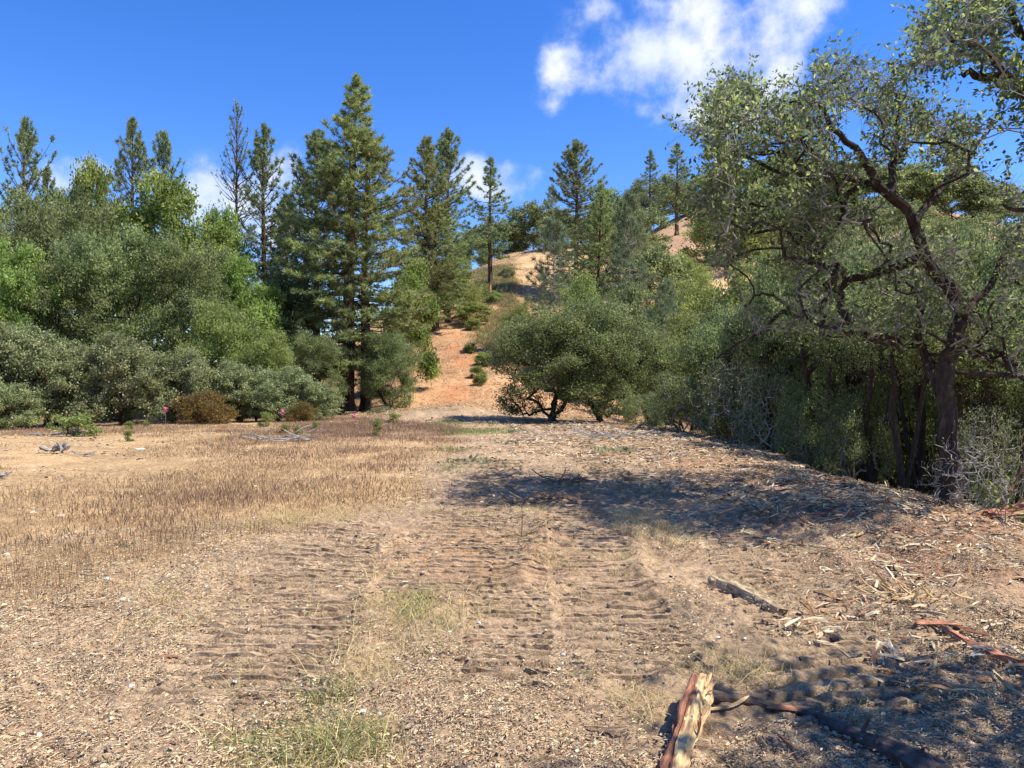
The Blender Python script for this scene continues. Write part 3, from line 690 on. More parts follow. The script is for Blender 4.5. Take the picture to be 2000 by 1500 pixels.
# crumbling bars of soil left by the crawler cleats
def tread_bars():
    rg = np.random.default_rng(77); Vs = []; Fs = []; Cs = []; o = 0
    for b in BANDS:
        yg = np.linspace(b[0][0]-.3, b[0][-1]+.3, 900); U = np.linspace(-b[2]*.95, b[2]*.95, 19); L = []
        ns = None
        for u in U:
            p = band_phase(b, interp(yg, b[0], b[1])+u, yg); L.append(p)
        n0, n1 = int(max(p.min() for p in L))+1, int(min(p.max() for p in L))
        for n in range(n0, n1+1):
            y = np.array([np.interp(n, p, yg) for p in L]); x = interp(y, b[0], b[1])+U
            y = y+rg.normal(size=len(y))*.006; k = (brk_(x, y) > .45) & (fbm(x*5, y*5, 2, 300) > .40)
            z = macro(x, y)+micro(x, y); hgt = (.008+.022*rg.random(len(x)))*(.6+.8*fbm(x*3, y*3, 2, 301)); w0 = .022+.012*rg.random(len(x)); w1 = .012+.012*rg.random(len(x)); sh = rg.normal(size=len(x))*.006
            R = np.stack([np.stack([x, y-w0, z-.03], 1), np.stack([x+sh, y-w1, z+hgt], 1), np.stack([x-sh, y+w1, z+hgt*.9], 1), np.stack([x, y+w0*1.4, z-.03], 1)], 1)
            for i in range(len(x)-1):
                if k[i] and k[i+1]:
                    for j in range(3): Fs.append([o+i*4+j, o+(i+1)*4+j, o+(i+1)*4+j+1, o+i*4+j+1])
                    if i == 0 or not k[i-1]: Fs.append([o+i*4, o+i*4+1, o+i*4+2, o+i*4+3])
                    if i == len(x)-2 or not (k[i+2] if i+2 < len(x) else False): Fs.append([o+(i+1)*4+3, o+(i+1)*4+2, o+(i+1)*4+1, o+(i+1)*4])
            Vs.append(R.reshape(-1, 3)); Cs.append(np.repeat((np.array([.36, .26, .165])*(.75+.5*rg.random((len(x), 1)))), 4, 0)); o += len(x)*4
    V = np.vstack(Vs); tag(obj('tread_ridges', mesh('tread_ridges', V, np.array(Fs), bpy.data.materials['soil'], col=np.vstack(Cs))), 'crumbling soil bars of the crawler tracks', None, None, 'stuff')
tread_bars()
# ------------------------------------------------------------------ tree kinds
pA = pine(1, 21, 7.8, .12, 48, 5, 15, .32, .045, 15, cone=.75, shape=.8, density=1.15, lean=-.7, upt=.45, rtr=.43)
pB = pine(2, 17, 4.6, .12, 46, 4, 9, .27, .045, 13, lm=L_PIN2, cone=.3, shape=.85, upt=.95)
pC = pine(3, 18, 7.0, .12, 42, 5, 13, .32, .045, 15, cone=.4, shape=.75, rtr=.34, density=1.1, upt=.6)
pD = pine(4, 18, 4.6, .12, 44, 5, 7, .20, .04, 8, lm=L_PIN2, cone=.4, shape=.7, dead=.6, upt=.95, rtr=.2)
pE = pine(5, 17, 5.6, .10, 48, 5, 11, .30, .055, 13, lm=L_PIN2, cone=.35, shape=.75, density=1.0, upt=.85)
pF = pine(6, 14, 4.6, .22, 30, 4, 8, .32, .065, 10, lm=L_PIN2, cone=.7, shape=.9, upt=.7, droop=.1)
pG = pine(7, 10, 6.5, .15, 26, 5, 12, .42, .03, 16, lm=L_DIG, bm=B_GREY, shape=.45, upt=.5, gap=.1, rtr=.09)
oA = broadleaf(21, 11, 10, 15, 400, 40000, (.17, .085), L_OAK, B_OAK, 2, .06, .27)
oB = broadleaf(22, 11, 10, 15, 400, 40000, (.17, .085), L_OAK, B_OAK, 3, .10, .29)
oG = broadleaf(23, 12, 9, 14, 380, 32000, (.20, .12), L_GRN, B_OAK, 2, .08, .30)
oM = broadleaf(24, 9, 6, 9, 340, 20000, (.24, .15), L_MAP, B_OAK, 3, .03, .34)
oY = broadleaf(25, 8, 9, 11, 420, 30000, (.19, .09), L_YEL, B_OAK, 3, .05, .34)
oC = broadleaf(26, 7.4, 7.0, 16, 680, 64000, (.11, .058), L_OAK, B_OAK, 5, .10, .24, rt=.015)
oV = broadleaf(28, 7.4, 7.0, 14, 600, 38000, (.11, .055), L_OAK, B_OAK, 3, .22, .25, rt=.015)
oT = broadleaf(30, 9.5, 6.5, 12, 420, 24000, (.11, .055), L_OAK, B_OAK, 2, .48, .26, rt=.019)
oF = broadleaf(29, 11, 11, 10, 300, 15000, (.34, .2), L_OAK, B_OAK, 3, .12, .45)
mA = broadleaf(31, 4.4, 5, 15, 380, 30000, (.105, .07), L_MAN, B_RED, 6, .10, .15, rt=.012)
mB = broadleaf(32, 4.4, 5, 15, 380, 30000, (.105, .07), L_MAN, B_RED, 6, .06, .16, rt=.012)
rS = broadleaf(33, 1.8, 3.4, 9, 260, 12000, (.08, .05), L_RED, B_RED, 5, .0, .14, rt=.008)
gS = broadleaf(34, 2, 2.6, 8, 240, 9000, (.12, .06), L_GRY, B_GREY, 5, .0, .15, rt=.008)
yS = broadleaf(39, 2, 2.4, 9, 220, 7500, (.13, .065), L_YEL, B_GREY, 5, .0, .13, rt=.008)
sS = broadleaf(35, 1.0, 1.0, 6, 90, 1500, (.075, .045), L_YEL, B_RED, 4, .0, .07, rt=.005)
br = broadleaf(36, 3.6, 4.6, 14, 900, 5000, (.07, .045), L_OAK, B_PALE, 7, .0, .10, rt=.0065, ex=.38)
tw = broadleaf(38, 1.2, 1.3, 8, 260, 150, (.03, .02), L_GRY, B_PALE, 5, 0, .05, rt=.0032, ex=.36)
bl = broadleaf(37, 3.6, 4.4, 13, 420, 15000, (.085, .05), L_OAK, B_GREY, 6, .05, .15, rt=.010, ex=.42)
pH = pine(8, 18, 6.0, .10, 46, 5, 11, .31, .055, 13, lm=L_PIN, cone=.45, shape=.7, upt=.75, lean=.5)
pI = pine(9, 16, 5.0, .12, 40, 5, 9, .28, .05, 12, lm=L_PIN2, cone=.22, shape=.8, upt=.9, gap=.15, lean=-.4)

T = at
GP = 'tall pines in the forest behind the meadow'
T('pine_tree', pA, 678, 138, 48, 265, 'tallest dark green pine with a straight bare lower trunk, beside the orange track', 'pine', GP)
T('pine_tree', pC, 714, 262, 48.8, 235, 'bushy pine growing close against the right side of the tallest pine', 'pine', GP)
T('pine_tree', pE, 618, 262, 53, 170, 'slimmer pine standing just left of the tallest pine', 'pine', GP)
T('pine_tree', pD, 462, 203, 56, 120, 'thin nearly bare pine with short brown branches against the sky', 'pine', GP)
T('pine_tree', pB, 515, 248, 57, 135, 'open crowned pine right beside the nearly bare pine', 'pine', GP)
T('pine_tree', pB, 258, 235, 60, 120, 'pine top rising above the bright green oak, left of a shorter pine top', 'pine', GP)
T('pine_tree', pI, 328, 272, 62, 110, 'shorter pine top behind the bright green oak canopy', 'pine', GP)
T('pine_tree', pI, 40, 248, 50, 130, 'leftmost pine with rounded needle tufts above the dark oaks', 'pine', GP)
T('pine_tree', pB, 92, 330, 52, 100, 'low pine top just right of the leftmost pine', 'pine', GP)
T('pine_tree', pH, 556, 380, 58, 130, 'bushy low pine filling the gap behind the tallest pine on its left', 'pine', GP)
T('pine_tree', pH, 828, 268, 72, 130, 'left one of two pines on the left edge of the orange track', 'pine', GP, rz=1)
T('pine_tree', pE, 874, 258, 78, 120, 'right one of two pines on the left edge of the orange track', 'pine', GP, rz=3.5)
T('pine_tree', pC, 850, 400, 74, 140, 'denser pine in front between the two pines beside the track', 'pine', GP)
T('pine_tree', pF, 957, 308, 93, 100, 'lone slender pine with bare lower trunk standing on the open tan slope', 'pine')
T('pine_tree', pE, 1126, 280, 88, 125, 'tall pine at the right end of the open slope crest', 'pine')
T('pine_tree', pH, 1166, 362, 72, 110, 'pine in front and just right of the tall crest pine', 'pine')
T('pine_tree', pF, 1270, 293, 182, 62, 'small far pine on the right hand hill ridge', 'pine')
T('pine_tree', pF, 1322, 280, 160, 85, 'far pine with bare trunk above the red earth bank', 'pine')
T('pine_tree', pF, 1412, 330, 172, 70, 'far pine behind the branches of the big near oak', 'pine')
T('grey_pine', pG, 1082, 440, 66, 125, 'wispy grey green young pine in front of the tan slope', 'pine')
T('grey_pine', pG, 1228, 395, 68, 130, 'wispy grey pine with dead pale branches on the brushy slope', 'pine')
T('grey_pine', pG, 1300, 560, 50, 110, 'pale grey wispy young pine behind the round oak', 'pine')
GO = 'oaks along the left forest edge'
T('oak_tree', oA, 40, 350, 47, 290, 'dark oak at the left edge under the leftmost pine', 'oak', GO)
T('oak_tree', oB, 130, 365, 44, 250, 'dark olive oak left of the bright green oak canopy', 'oak', GO)
T('oak_tree', oG, 182, 322, 51, 190, 'bright green oak with a ragged top beside the small left cloud', 'oak', GO)
T('oak_tree', oG, 335, 350, 52, 260, 'broad bright green oak behind the dark oaks', 'oak', GO)
T('oak_tree', oG, 428, 405, 54, 120, 'bright green oak crown just left of the nearly bare pine', 'oak', GO)
T('oak_tree', oA, 255, 425, 41, 290, 'dark olive oak in front of the broad bright green oak', 'oak', GO)
T('oak_tree', oB, 370, 455, 41, 230, 'dark olive oak below the nearly bare pine on its left', 'oak', GO)
T('oak_tree', oB, 110, 480, 39, 250, 'dense dark oak directly above the grey green manzanita row', 'oak', GO)
T('oak_tree', oG, 30, 470, 37, 180, 'bright green leaved young oak at the left edge above the manzanita', 'oak', GO)
T('oak_tree', oG, 470, 500, 46, 170, 'mid green oak below the nearly bare pine', 'oak', GO)
T('oak_tree', oA, 560, 520, 50, 190, 'dark oak left of the tallest pine trunk', 'oak', GO)
T('oak_tree', oY, 440, 590, 37, 190, 'olive green oak shrub behind the right end of the manzanita row', 'oak', GO)
T('oak_tree', oG, 500, 640, 37.5, 150, 'mid green low oak above the rust coloured shrub', 'oak', GO)
T('oak_tree', oA, 610, 640, 43, 150, 'dark low oak just left of the twin pine trunks', 'oak', GO)
T('oak_tree', oM, 800, 505, 54, 105, 'lime green tree showing at the right of the tallest pine', 'oak')
T('oak_tree', oC, 760, 640, 46.5, 135, 'dark low oak with thin stems close on the right of the tallest pine trunk', 'oak')
T('oak_tree', oY, 882, 510, 80, 135, 'green shrubby oak at the left edge of the upper slope', 'oak')
T('oak_tree', oG, 925, 590, 76, 70, 'small green bush beside the upper track', 'bush')
GR = 'round oaks along the slope crest'
T('oak_tree', oF, 1040, 392, 128, 115, 'dark round oak standing on the tan slope crest', 'oak', GR)
T('oak_tree', oF, 965, 425, 130, 90, 'round oak on the crest behind the lone slender pine', 'oak', GR)
T('oak_tree', oF, 915, 450, 122, 90, 'round oak on the crest left of the lone slender pine', 'oak', GR)
T('oak_tree', oF, 1000, 440, 132, 90, 'low round oak on the crest just left of the dark round oak', 'oak', GR)
T('grey_pine', pG, 1078, 368, 140, 50, 'pale far tree top rising behind the crest oaks', 'pine')
GH = 'scrub oaks on the right hand hill'
for px, top, D, w, pr, lb in ((1100, 420, 118, 110, oF, 'olive oak right of the dark round crest oak'), (1205, 375, 190, 110, oF, 'far dark oak on the ridge line left of the small far pine'),
    (1240, 352, 195, 70, oF, 'small light oak topping the ridge left of the small far pine'), (1175, 395, 180, 70, oF, 'low far oak where the ridge meets the tall crest pine'),
    (1300, 345, 196, 90, oF, 'ridge oak between the two far pines'), (1365, 345, 190, 110, oF, 'dark ridge oak right of the far pine with bare trunk'),
    (1240, 400, 120, 150, oF, 'greyish oak in the middle of the brushy hill'), (1215, 440, 96, 170, oA, 'dark oak behind the front crest pine'),
    (1330, 380, 188, 80, oF, 'small dark oak just above the red earth bank'), (1440, 350, 196, 120, oF, 'ridge oak hidden behind the near oak branches'), (1520, 350, 192, 130, oF, 'far ridge oak right of the one behind the branches'),
    (1420, 455, 118, 210, oY, 'broad yellow green scrub oak under the red earth bank'), (1500, 420, 126, 170, oB, 'dark scrub oak right of the red earth bank'),
    (1270, 480, 84, 170, oF, 'olive scrub oak below the greyish hill oak'), (1345, 500, 88, 130, oY, 'small yellow green scrub oak below the red earth bank'),
    (1360, 545, 62, 230, oY, 'wide light olive oak above the grey brush tangle'), (1460, 520, 58, 210, oY, 'tall light olive oak left of the near oak'),
    (1300, 590, 60, 130, oG, 'bright green bush beside the wide light olive oak'), (1550, 470, 70, 200, oA, 'dark oak on the hill behind the near oak branches'),
    (1590, 348, 185, 120, oF, 'ridge oak behind the near oak fork'), (1670, 342, 190, 120, oF, 'ridge oak in the sky gap left of the near trunk top'), (1760, 350, 185, 120, oF, 'ridge oak behind the upright limb of the near oak'), (1850, 352, 180, 120, oF, 'ridge oak low behind the right side of the near oak'), (1940, 372, 175, 120, oF, 'ridge oak standing farthest to the right'),
    (1545, 398, 168, 150, oF, 'hill oak right of the ridge oak behind the branches, below the ridge'), (1620, 392, 164, 150, oF, 'hill oak below the ridge, behind the near oak fork'), (1700, 396, 168, 150, oF, 'hill oak below the ridge, left of the near trunk top'), (1780, 392, 163, 150, oF, 'hill oak below the ridge, under the upright limb'), (1860, 398, 160, 150, oF, 'hill oak below the ridge, right of the upright limb'), (1940, 404, 156, 150, oF, 'hill oak below the ridge, near the right edge'), (1500, 430, 150, 150, oF, 'hill oak low on the ridge flank behind the drooping twigs'),
    (1630, 455, 130, 200, oB, 'broad dark hill oak behind the near oak fork'), (1740, 450, 120, 220, oA, 'broad dark hill oak behind the near trunk top'), (1860, 460, 110, 220, oB, 'broad dark hill oak right of the near trunk top'), (1970, 470, 100, 220, oA, 'broad dark hill oak at the right edge'), (1455, 385, 150, 110, oF, 'hill oak right of the far pine behind the branches'),
    (1010, 590, 64, 90, oY, 'small olive bush at the foot of the tan slope'), (1140, 540, 62, 130, oY, 'olive bush behind the round oak'), (1220, 560, 55, 130, oF, 'greyish green bush behind the round oak on its right'),
    (990, 545, 96, 34, gS, 'grey green bush on the tan slope right of the lone pine'), (975, 575, 88, 34, gS, 'grey bush beside the orange topped stake')):
    T('scrub_oak', pr, px, top, D, w, lb, 'oak', GH)
# bushes by the track
for px, D, top, w, lb in ((918, 66, 636, 26, 'tuft bush left of the upper track'), (932, 58, 668, 30, 'green bush at the track edge left of the round oak'), (925, 74, 600, 30, 'small bush high beside the upper track'),
    (945, 62, 625, 34, 'bush in the grassy strip behind the round oak'), (965, 84, 560, 30, 'tiny bush below the orange topped stake'), (938, 55, 700, 30, 'low bush just left of the round oak crown')):
    bz = hz((px-1000)/F*D, D); T('track_bush', yS, px, 750-(bz-CAMZ)/D*F-w*.8, D, w*1.15, lb, 'bush', 'low bushes along the track')
# centre oaks
T('oak_tree', oC, 1078, 590, 32.5, 255, 'round multi stemmed oak at the end of the cleared ground, left half of the pair', 'oak', None, rz=2.2)
T('oak_tree', oC, 1172, 575, 33.5, 225, 'round multi stemmed oak at the end of the cleared ground, right half of the pair', 'oak', None, rz=4.6)
T('oak_tree', oV, 1268, 640, 35, 170, 'grey green thin oak just right of the round oak pair', 'oak')
T('oak_tree', oY, 1345, 610, 37, 190, 'light green oak above the grey brush tangle', 'oak')
T('oak_tree', oV, 1430, 590, 33, 210, 'oak behind the brush tangle, left of the near oak limb', 'oak')
# manzanita row
GM = 'grey green manzanita shrubs along the meadow edge'
for i, (px, top, D, w, pr, lb) in enumerate(((-60, 625, 32.5, 220, mA, 'manzanita shrub cut by the left picture edge'), (60, 632, 33, 200, mB, 'tall manzanita shrub below the bright green young oak'),
    (150, 662, 33.5, 170, mA, 'manzanita shrub behind the yellow tipped little shrub'), (242, 650, 33.2, 175, mB, 'manzanita shrub in the middle of the row'),
    (340, 680, 33, 175, mA, 'last big manzanita shrub left of the rust coloured shrub'), (10, 740, 31, 130, mB, 'low manzanita in front at the left edge'),
    (470, 705, 34.5, 150, mB, 'greyish shrub behind the rust coloured shrub'), (545, 715, 34.5, 150, mA, 'shrub right of the rust coloured shrub'), (615, 745, 35, 120, mB, 'low shrub just left of the twin pine trunks'),
    (520, 650, 36, 130, oY, 'taller grey shrub behind the forest edge shrubs'))):
    T('manzanita_shrub', pr, px, top, D, w, lb, 'shrub', GM, names=('stem', 'foliage'))
for px, top, D, w, pr, lb in ((400, 765, 31.8, 130, rS, 'rust coloured shrub at the meadow edge by the pink ribbon'), (590, 785, 33.5, 70, rS, 'small yellowish red shrub left of the pine trunks'),
    (745, 795, 41, 55, gS, 'small leafy shrub at the foot of the twin pine trunks'), (785, 800, 43, 70, sS, 'low green shrub right of the twin pine trunks')):
    T('edge_shrub', pr, px, top, D, w, lb, 'shrub', 'small shrubs at the meadow edge', names=('stem', 'foliage'))
GS = 'tiny shrubs sprouting in the dry meadow'
for px, by_, hp, w, lb in ((152, 852, 44, 64, 'tiny shrub with yellow tips, largest of the meadow sprouts'), (116, 836, 32, 36, 'tiny shrub just left behind the yellow tipped one'), (249, 862, 24, 20, 'tiny pale sprout in the left meadow'),
    (285, 833, 14, 14, 'smallest sprout right of the pale one'), (253, 838, 18, 22, 'tiny sprout with pinkish dry leaves'), (557, 849, 22, 20, 'left one of two sprouts by the dead brush pile'), (580, 851, 20, 16, 'right one of two sprouts by the dead brush pile'),
    (617, 838, 16, 18, 'sprout in the reddish grass before the pine trunks'), (520, 834, 30, 24, 'sprout below the right pink ribbon'), (737, 850, 36, 20, 'upright sprout where reddish grass meets the track'), (770, 827, 22, 24, 'sprout on the side of the grassy hump'),
    (88, 823, 12, 14, 'faint sprout at the far left meadow edge')):
    D = 2403/(by_-750); T('sprout', sS, px, 750-(hz((px-1000)/F*D, D)-CAMZ)/D*F-hp, D, w*1.15, lb, 'sprout', GS, names=('stem', 'foliage'))
# forest down the right slope
GF = 'dark oaks crowding down the right hand slope'
lst = ((1500, 520, 27, 190), (1560, 470, 24, 210), (1640, 440, 27, 230), (1700, 470, 21, 230), (1760, 430, 26, 230), (1830, 450, 20, 240), (1900, 440, 24, 230), (1965, 420, 19, 250),
       (2040, 430, 16.5, 280), (1590, 600, 19.5, 170), (1905, 560, 15, 200), (2000, 520, 13.5, 240), (1720, 560, 17, 190), (1480, 640, 28, 150))
lst = lst[:9]+lst[13:]
wd = ('in line above the left end of the brush tangle', 'behind the drooping limb of the near oak', 'behind the first fork of the near oak limb', 'mid depth oak left of the near trunk', 'far down the slope left of the near trunk', 'directly behind the near oak trunk',
      'right behind the near oak trunk', 'second from the right edge', 'at the right edge of the picture', 'small one at the left end of the thicket')
for i, ((px, top, D, w), s) in enumerate(zip(lst, wd)):
    T('slope_oak', (oC, oV)[i % 2], px, top, D, w, 'dark oak '+s, 'oak', GF)
oU = broadleaf(27, 5, 6.5, 14, 420, 28000, (.13, .075), L_OAK, B_OAK, 4, .0, .30, rt=.010)
for px, top, D, w, lb in ((1540, 700, 34, 220, 'low dark undergrowth bush deepest behind the brush tangle'), (1640, 690, 32, 220, 'low dark undergrowth bush behind the drooping limb'), (1740, 680, 30, 230, 'low dark undergrowth bush left of the near trunk'),
    (1840, 690, 27, 230, 'low dark undergrowth bush behind the near trunk'), (1930, 680, 25, 240, 'low dark undergrowth bush right of the near trunk'), (2010, 670, 22, 260, 'low dark undergrowth bush at the right edge'), (1450, 720, 36, 200, 'low dark undergrowth bush behind the mound crest')):
    T('undergrowth_bush', oU, px, top, D, w, lb, 'bush', 'undergrowth bushes on the shaded slope')
for px, top, D, w, lb in ((1515, 560, 24, 200, 'thin trunked oak just over the mound crest behind the brush'), (1610, 520, 20, 210, 'thin trunked oak below the drooping limb of the near oak'), (1665, 500, 22.5, 210, 'second thin trunked oak below the drooping limb'), (1700, 540, 17.5, 220, 'thin trunked oak left of the near trunk, closest on that side'),
    (1765, 520, 14.5, 240, 'dark trunk close behind the near oak on its left'), (1800, 500, 18, 220, 'thin trunked oak directly behind the near trunk'), (1895, 560, 15, 220, 'thin trunked oak just right of the near trunk'), (1935, 520, 18, 230, 'thin trunked oak between the near trunk and the right edge'), (1975, 560, 14, 240, 'thin trunked oak by the right edge'), (2030, 500, 16, 250, 'thin trunked oak cut by the right edge')):
    T('slope_oak', oT, px, top, D, w, lb, 'oak', GF)
GB = 'brush thickets at the edge of the cleared ground'
for i, (pr, px, top, D, w, lb) in enumerate(((bl, 1330, 725, 27.5, 150, 'leafy brush thicket beside the round oaks'), (br, 1420, 690, 25.5, 190, 'tallest tangle of bare grey brush behind the crest of the mound'), (br, 1500, 700, 23, 180, 'bare brush tangle right of the tallest one'),
    (bl, 1580, 740, 20, 160, 'leafy brush on the slope edge below the drooping limb'), (bl, 1660, 760, 17.5, 160, 'leafy brush left of the near oak trunk'), (bl, 1250, 765, 30.5, 110, 'low brush beside the round oak stems'), (br, 1930, 780, 13, 190, 'bare brush right of the near oak trunk'))):
    T('brush_thicket', pr, px, top, D, w, lb, 'brush', GB, names=('branches', 'foliage'))

# ------------------------------------------------------------------ the big near oak: limbs placed by hand, twigs grown
def PX(px, py, D): return np.array([(px-1000)/F*D, D, CAMZ-(py-750)/F*D])
def inpoly(x, y, poly):
    c = np.zeros(len(x), bool); n = len(poly)
    for i in range(n):
        x0, y0 = poly[i]; x1, y1 = poly[(i+1) % n]
        c ^= ((y0 > y) != (y1 > y)) & (x < (x1-x0)*(y-y0)/(y1-y0+1e-9)+x0)
    return c
def sample_poly(rng, n, poly, D0, D1):
    p = np.array(poly); out = []; m = 0
    while m < n:
        x = rng.uniform(p[:, 0].min(), p[:, 0].max(), n*2); y = rng.uniform(p[:, 1].min(), p[:, 1].max(), n*2)
        k = inpoly(x, y, poly) & (fbm(x*.012+9, y*.012, 2, 71) > .43); out.append(np.stack([x[k], y[k]], 1)); m += k.sum()
    q = np.vstack(out)[:n]; D = rng.normal(size=n); D = (D0+D1)/2+np.clip(D, -2, 2)*(D1-D0)/4
    return np.stack([(q[:, 0]-1000)/F*D, D, CAMZ-(q[:, 1]-750)/F*D], 1)
def near_tree(name, limbs, regions, seed, label, cat, nleaf, rt=.0042, trunk_r=.17, group=None, ls=.062, bare=.35, step=.16, foot=None, lm=None, dangle=0):
    rng = np.random.default_rng(seed)
    base = limbs[0][0][0]; nodes = []; par = []; tubes = []
    for pts, r0, r1, attach in limbs:
        pts = np.array(pts); m = len(pts)
        # resample
        t = np.linspace(0, m-1, (m-1)*4+1); Q = np.stack([np.interp(t, range(m), pts[:, k]) for k in range(3)], 1)
        for _ in range(2): Q[1:-1] = (Q[:-2]+2*Q[1:-1]+Q[2:])/4
        Q[1:-1] += rng.normal(size=Q[1:-1].shape)*.02
        if nodes: j = int(np.argmin(((np.array(nodes)-Q[0])**2).sum(1)))
        else: j = -1
        R = np.linspace(r0, r1, len(Q)); R[0] *= 1.15 if attach else 1
        if not attach: R[:2] *= 1.25
        tubes.append(poly_tube(Q, R, 10, .09, seed+len(tubes)))
        for i, q in enumerate(Q):
            if i == 0 and j >= 0: cur = j; continue
            nodes.append(q); par.append(cur if nodes[:-1] else -1) if len(nodes) > 1 else par.append(-1); cur = len(nodes)-1
    n0 = len(nodes)
    att = np.vstack([sample_poly(rng, n, poly, a, b) for (poly, n, a, b) in regions])
    P, pr, cnt, lf = grow(rng, nodes, par, att, step, .14, .02, 2.0)
    i = np.where((pr >= 0) & (np.arange(len(P)) >= n0))[0]
    r = np.minimum(rt*cnt**.48, .09); r1 = r[i]; r0 = np.minimum(r[pr[i]], r1*1.5+rt*.5)
    kb = r1 > .013
    V0, F0 = edges_tubes(P[pr[i]][kb], P[i][kb], r0[kb], r1[kb], 6); V1, F1 = edges_tubes(P[pr[i]][~kb], P[i][~kb], r0[~kb], r1[~kb], 4)
    # spur twigs
    k = rng.choice(np.where((cnt <= 6) & (np.arange(len(P)) >= n0))[0], len(att)*2)
    d = nrm(rng.normal(size=(len(k), 3))+[0, 0, .1-dangle]); L = (.10+.28*rng.random(len(k)))[:, None]
    mid = P[k]+d*L*.5+rng.normal(size=(len(k), 3))*.02; e = P[k]+d*L+rng.normal(size=(len(k), 3))*.05
    V2, F2 = edges_tubes(np.vstack([P[k], mid]), np.vstack([mid, e]), np.full(2*len(k), rt*.75), np.full(2*len(k), rt*.45), 3)
    o = empty(name, tuple(base), label, cat, group)
    def sub(nm, V, Fq, m, **kw): obj(nm, mesh(nm, V-base, Fq, m, **kw), o)
    sub('trunk', *join(tubes+[(V0, F0)]), B_FG); sub('twigs', *join([(V1, F1), (V2, F2)]), B_GREY)
    # leaves in rosettes at twig ends
    tips = np.vstack([P[lf], e]); isbare = fbm(tips[:, 0]*1.1+tips[:, 1]*.6, tips[:, 2]*1.1, 3, seed) < bare
    tips = tips[(~isbare) | (rng.random(len(tips)) < .12)]
    tips = tips[rng.permutation(len(tips))[:nleaf//7]]; q = np.repeat(tips, 7, 0); nleaf = len(q)
    LP = q+rng.normal(size=(nleaf, 3))*.022
    dirs = nrm(LP-q)*1.6; sz = ls*(.6+.7*rng.random(nleaf))
    V, Fq = leaf_quads(LP, sz, sz*.5, rng, dirs=dirs, jit=.8)
    vv = .75*rng.random(nleaf)+.25*vnoise(LP[:, 0]*3, LP[:, 2]*3, 4)
    sub('crown', V, Fq, lm or L_FG, v=vv)
    return o
bx, by = 6.08, 10.65
zb = hf(bx, by)-.12
b0 = np.array([bx, by, zb])
D = 10.65
limbs = [([b0, PX(1858, 900, D), PX(1850, 800, D), PX(1843, 735, D), PX(1862, 680, D), PX(1880, 620, D+.1), PX(1862, 570, D+.1), PX(1815, 520, D), PX(1795, 460, D), PX(1775, 410, D), PX(1722, 370, D)], .135, .065, False),
  ([PX(1800, 500, D), PX(1740, 525, D+0.22), PX(1680, 540, D+0.55), PX(1635, 565, D+0.77), PX(1600, 600, D+0.99), PX(1560, 620, D+1.1), PX(1520, 612, D+1.21), PX(1490, 650, D+1.32), PX(1440, 670, D+1.32), PX(1400, 700, D+1.32)], .068, .015, True),
  ([PX(1545, 614, D+1.1), PX(1520, 580, D+1.21), PX(1480, 570, D+1.43), PX(1462, 595, D+1.54)], .03, .012, True),
  ([PX(1722, 370, D), PX(1650, 345, D+0.22), PX(1580, 350, D+0.44), PX(1510, 330, D+0.55), PX(1440, 300, D+0.66), PX(1380, 280, D+0.88)], .055, .012, True),
  ([PX(1722, 370, D), PX(1680, 300, D+.1), PX(1630, 250, D), PX(1590, 190, D), PX(1540, 200, D)], .06, .014, True),
  ([PX(1740, 385, D), PX(1745, 300, D+.3), PX(1760, 220, D+.4), PX(1740, 150, D+.4)], .06, .014, True),
  ([PX(1780, 430, D), PX(1840, 370, D+.4), PX(1900, 300, D+.8), PX(1940, 240, D+1)], .055, .012, True),
  ([PX(1880, 620, D), PX(1930, 560, D+0.33), PX(1980, 470, D+0.66), PX(2020, 380, D+0.77)], .06, .014, True),
  ([PX(1700, 360, D), PX(1620, 400, D+0.88), PX(1540, 420, D+1.43), PX(1470, 440, D+1.65), PX(1410, 430, D+1.76)], .05, .010, True),
  ([PX(1850, 790, D), PX(1800, 690, D+.6), PX(1795, 600, D+.9), PX(1790, 520, D+1.1)], .07, .03, True)]
crown = [(1340, 262), (1372, 200), (1425, 142), (1500, 195), (1560, 190), (1600, 112), (1680, 105), (1780, 120), (1850, 160), (1900, 250), (1990, 340), (2080, 360), (2080, 520), (1960, 560), (1880, 600), (1780, 540), (1700, 520), (1620, 520), (1540, 520), (1470, 470), (1400, 430), (1352, 400), (1335, 330)]
low = [(1400, 430), (1480, 450), (1620, 520), (1780, 540), (1960, 560), (2040, 560), (2040, 760), (1900, 700), (1780, 680), (1620, 660), (1480, 640), (1400, 560)]
near_tree('near_oak', limbs, [(crown, 2700, 9.8, 13.6), (low, 700, 9.8, 13.2)], 5, 'big near oak with a dark trunk and bare grey twigs leaning over the mound', 'oak', 52000, ls=.078, bare=.44)
# second near oak, trunk outside the right edge
D = 8.8
c0 = np.array([9.4, 9.2, hz(9.4, 9.2)-.1])
limbs = [([c0, c0+[-.1, 0, 2], c0+[-.3, -.1, 4.2], c0+[-.9, -.2, 5.8], PX(2090, 260, D), PX(1990, 170, D), PX(1930, 145, D), PX(1880, 150, D)], .19, .03, False),
  ([PX(2090, 260, D), PX(2050, 120, D), PX(1980, 40, D), PX(1930, -40, D)], .07, .02, True),
  ([PX(1990, 170, D), PX(1930, 100, D-.3), PX(1870, 70, D-.5), PX(1820, 90, D-.5)], .035, .012, True),
  ([c0+[-.3, -.1, 4.2], PX(2100, 400, D), PX(2020, 420, D-.5), PX(1960, 400, D-.6)], .06, .015, True)]
reg2 = [(1782, 62), (1830, 10), (1900, -60), (2150, -120), (2330, 100), (2250, 420), (2060, 440), (2000, 330), (1900, 300), (1830, 200), (1790, 140)]
near_tree('near_oak', limbs, [(reg2, 1500, 7.4, 10.2)], 8, 'near oak reaching into the picture from the upper right corner', 'oak', 30000, bare=.28, ls=.068)
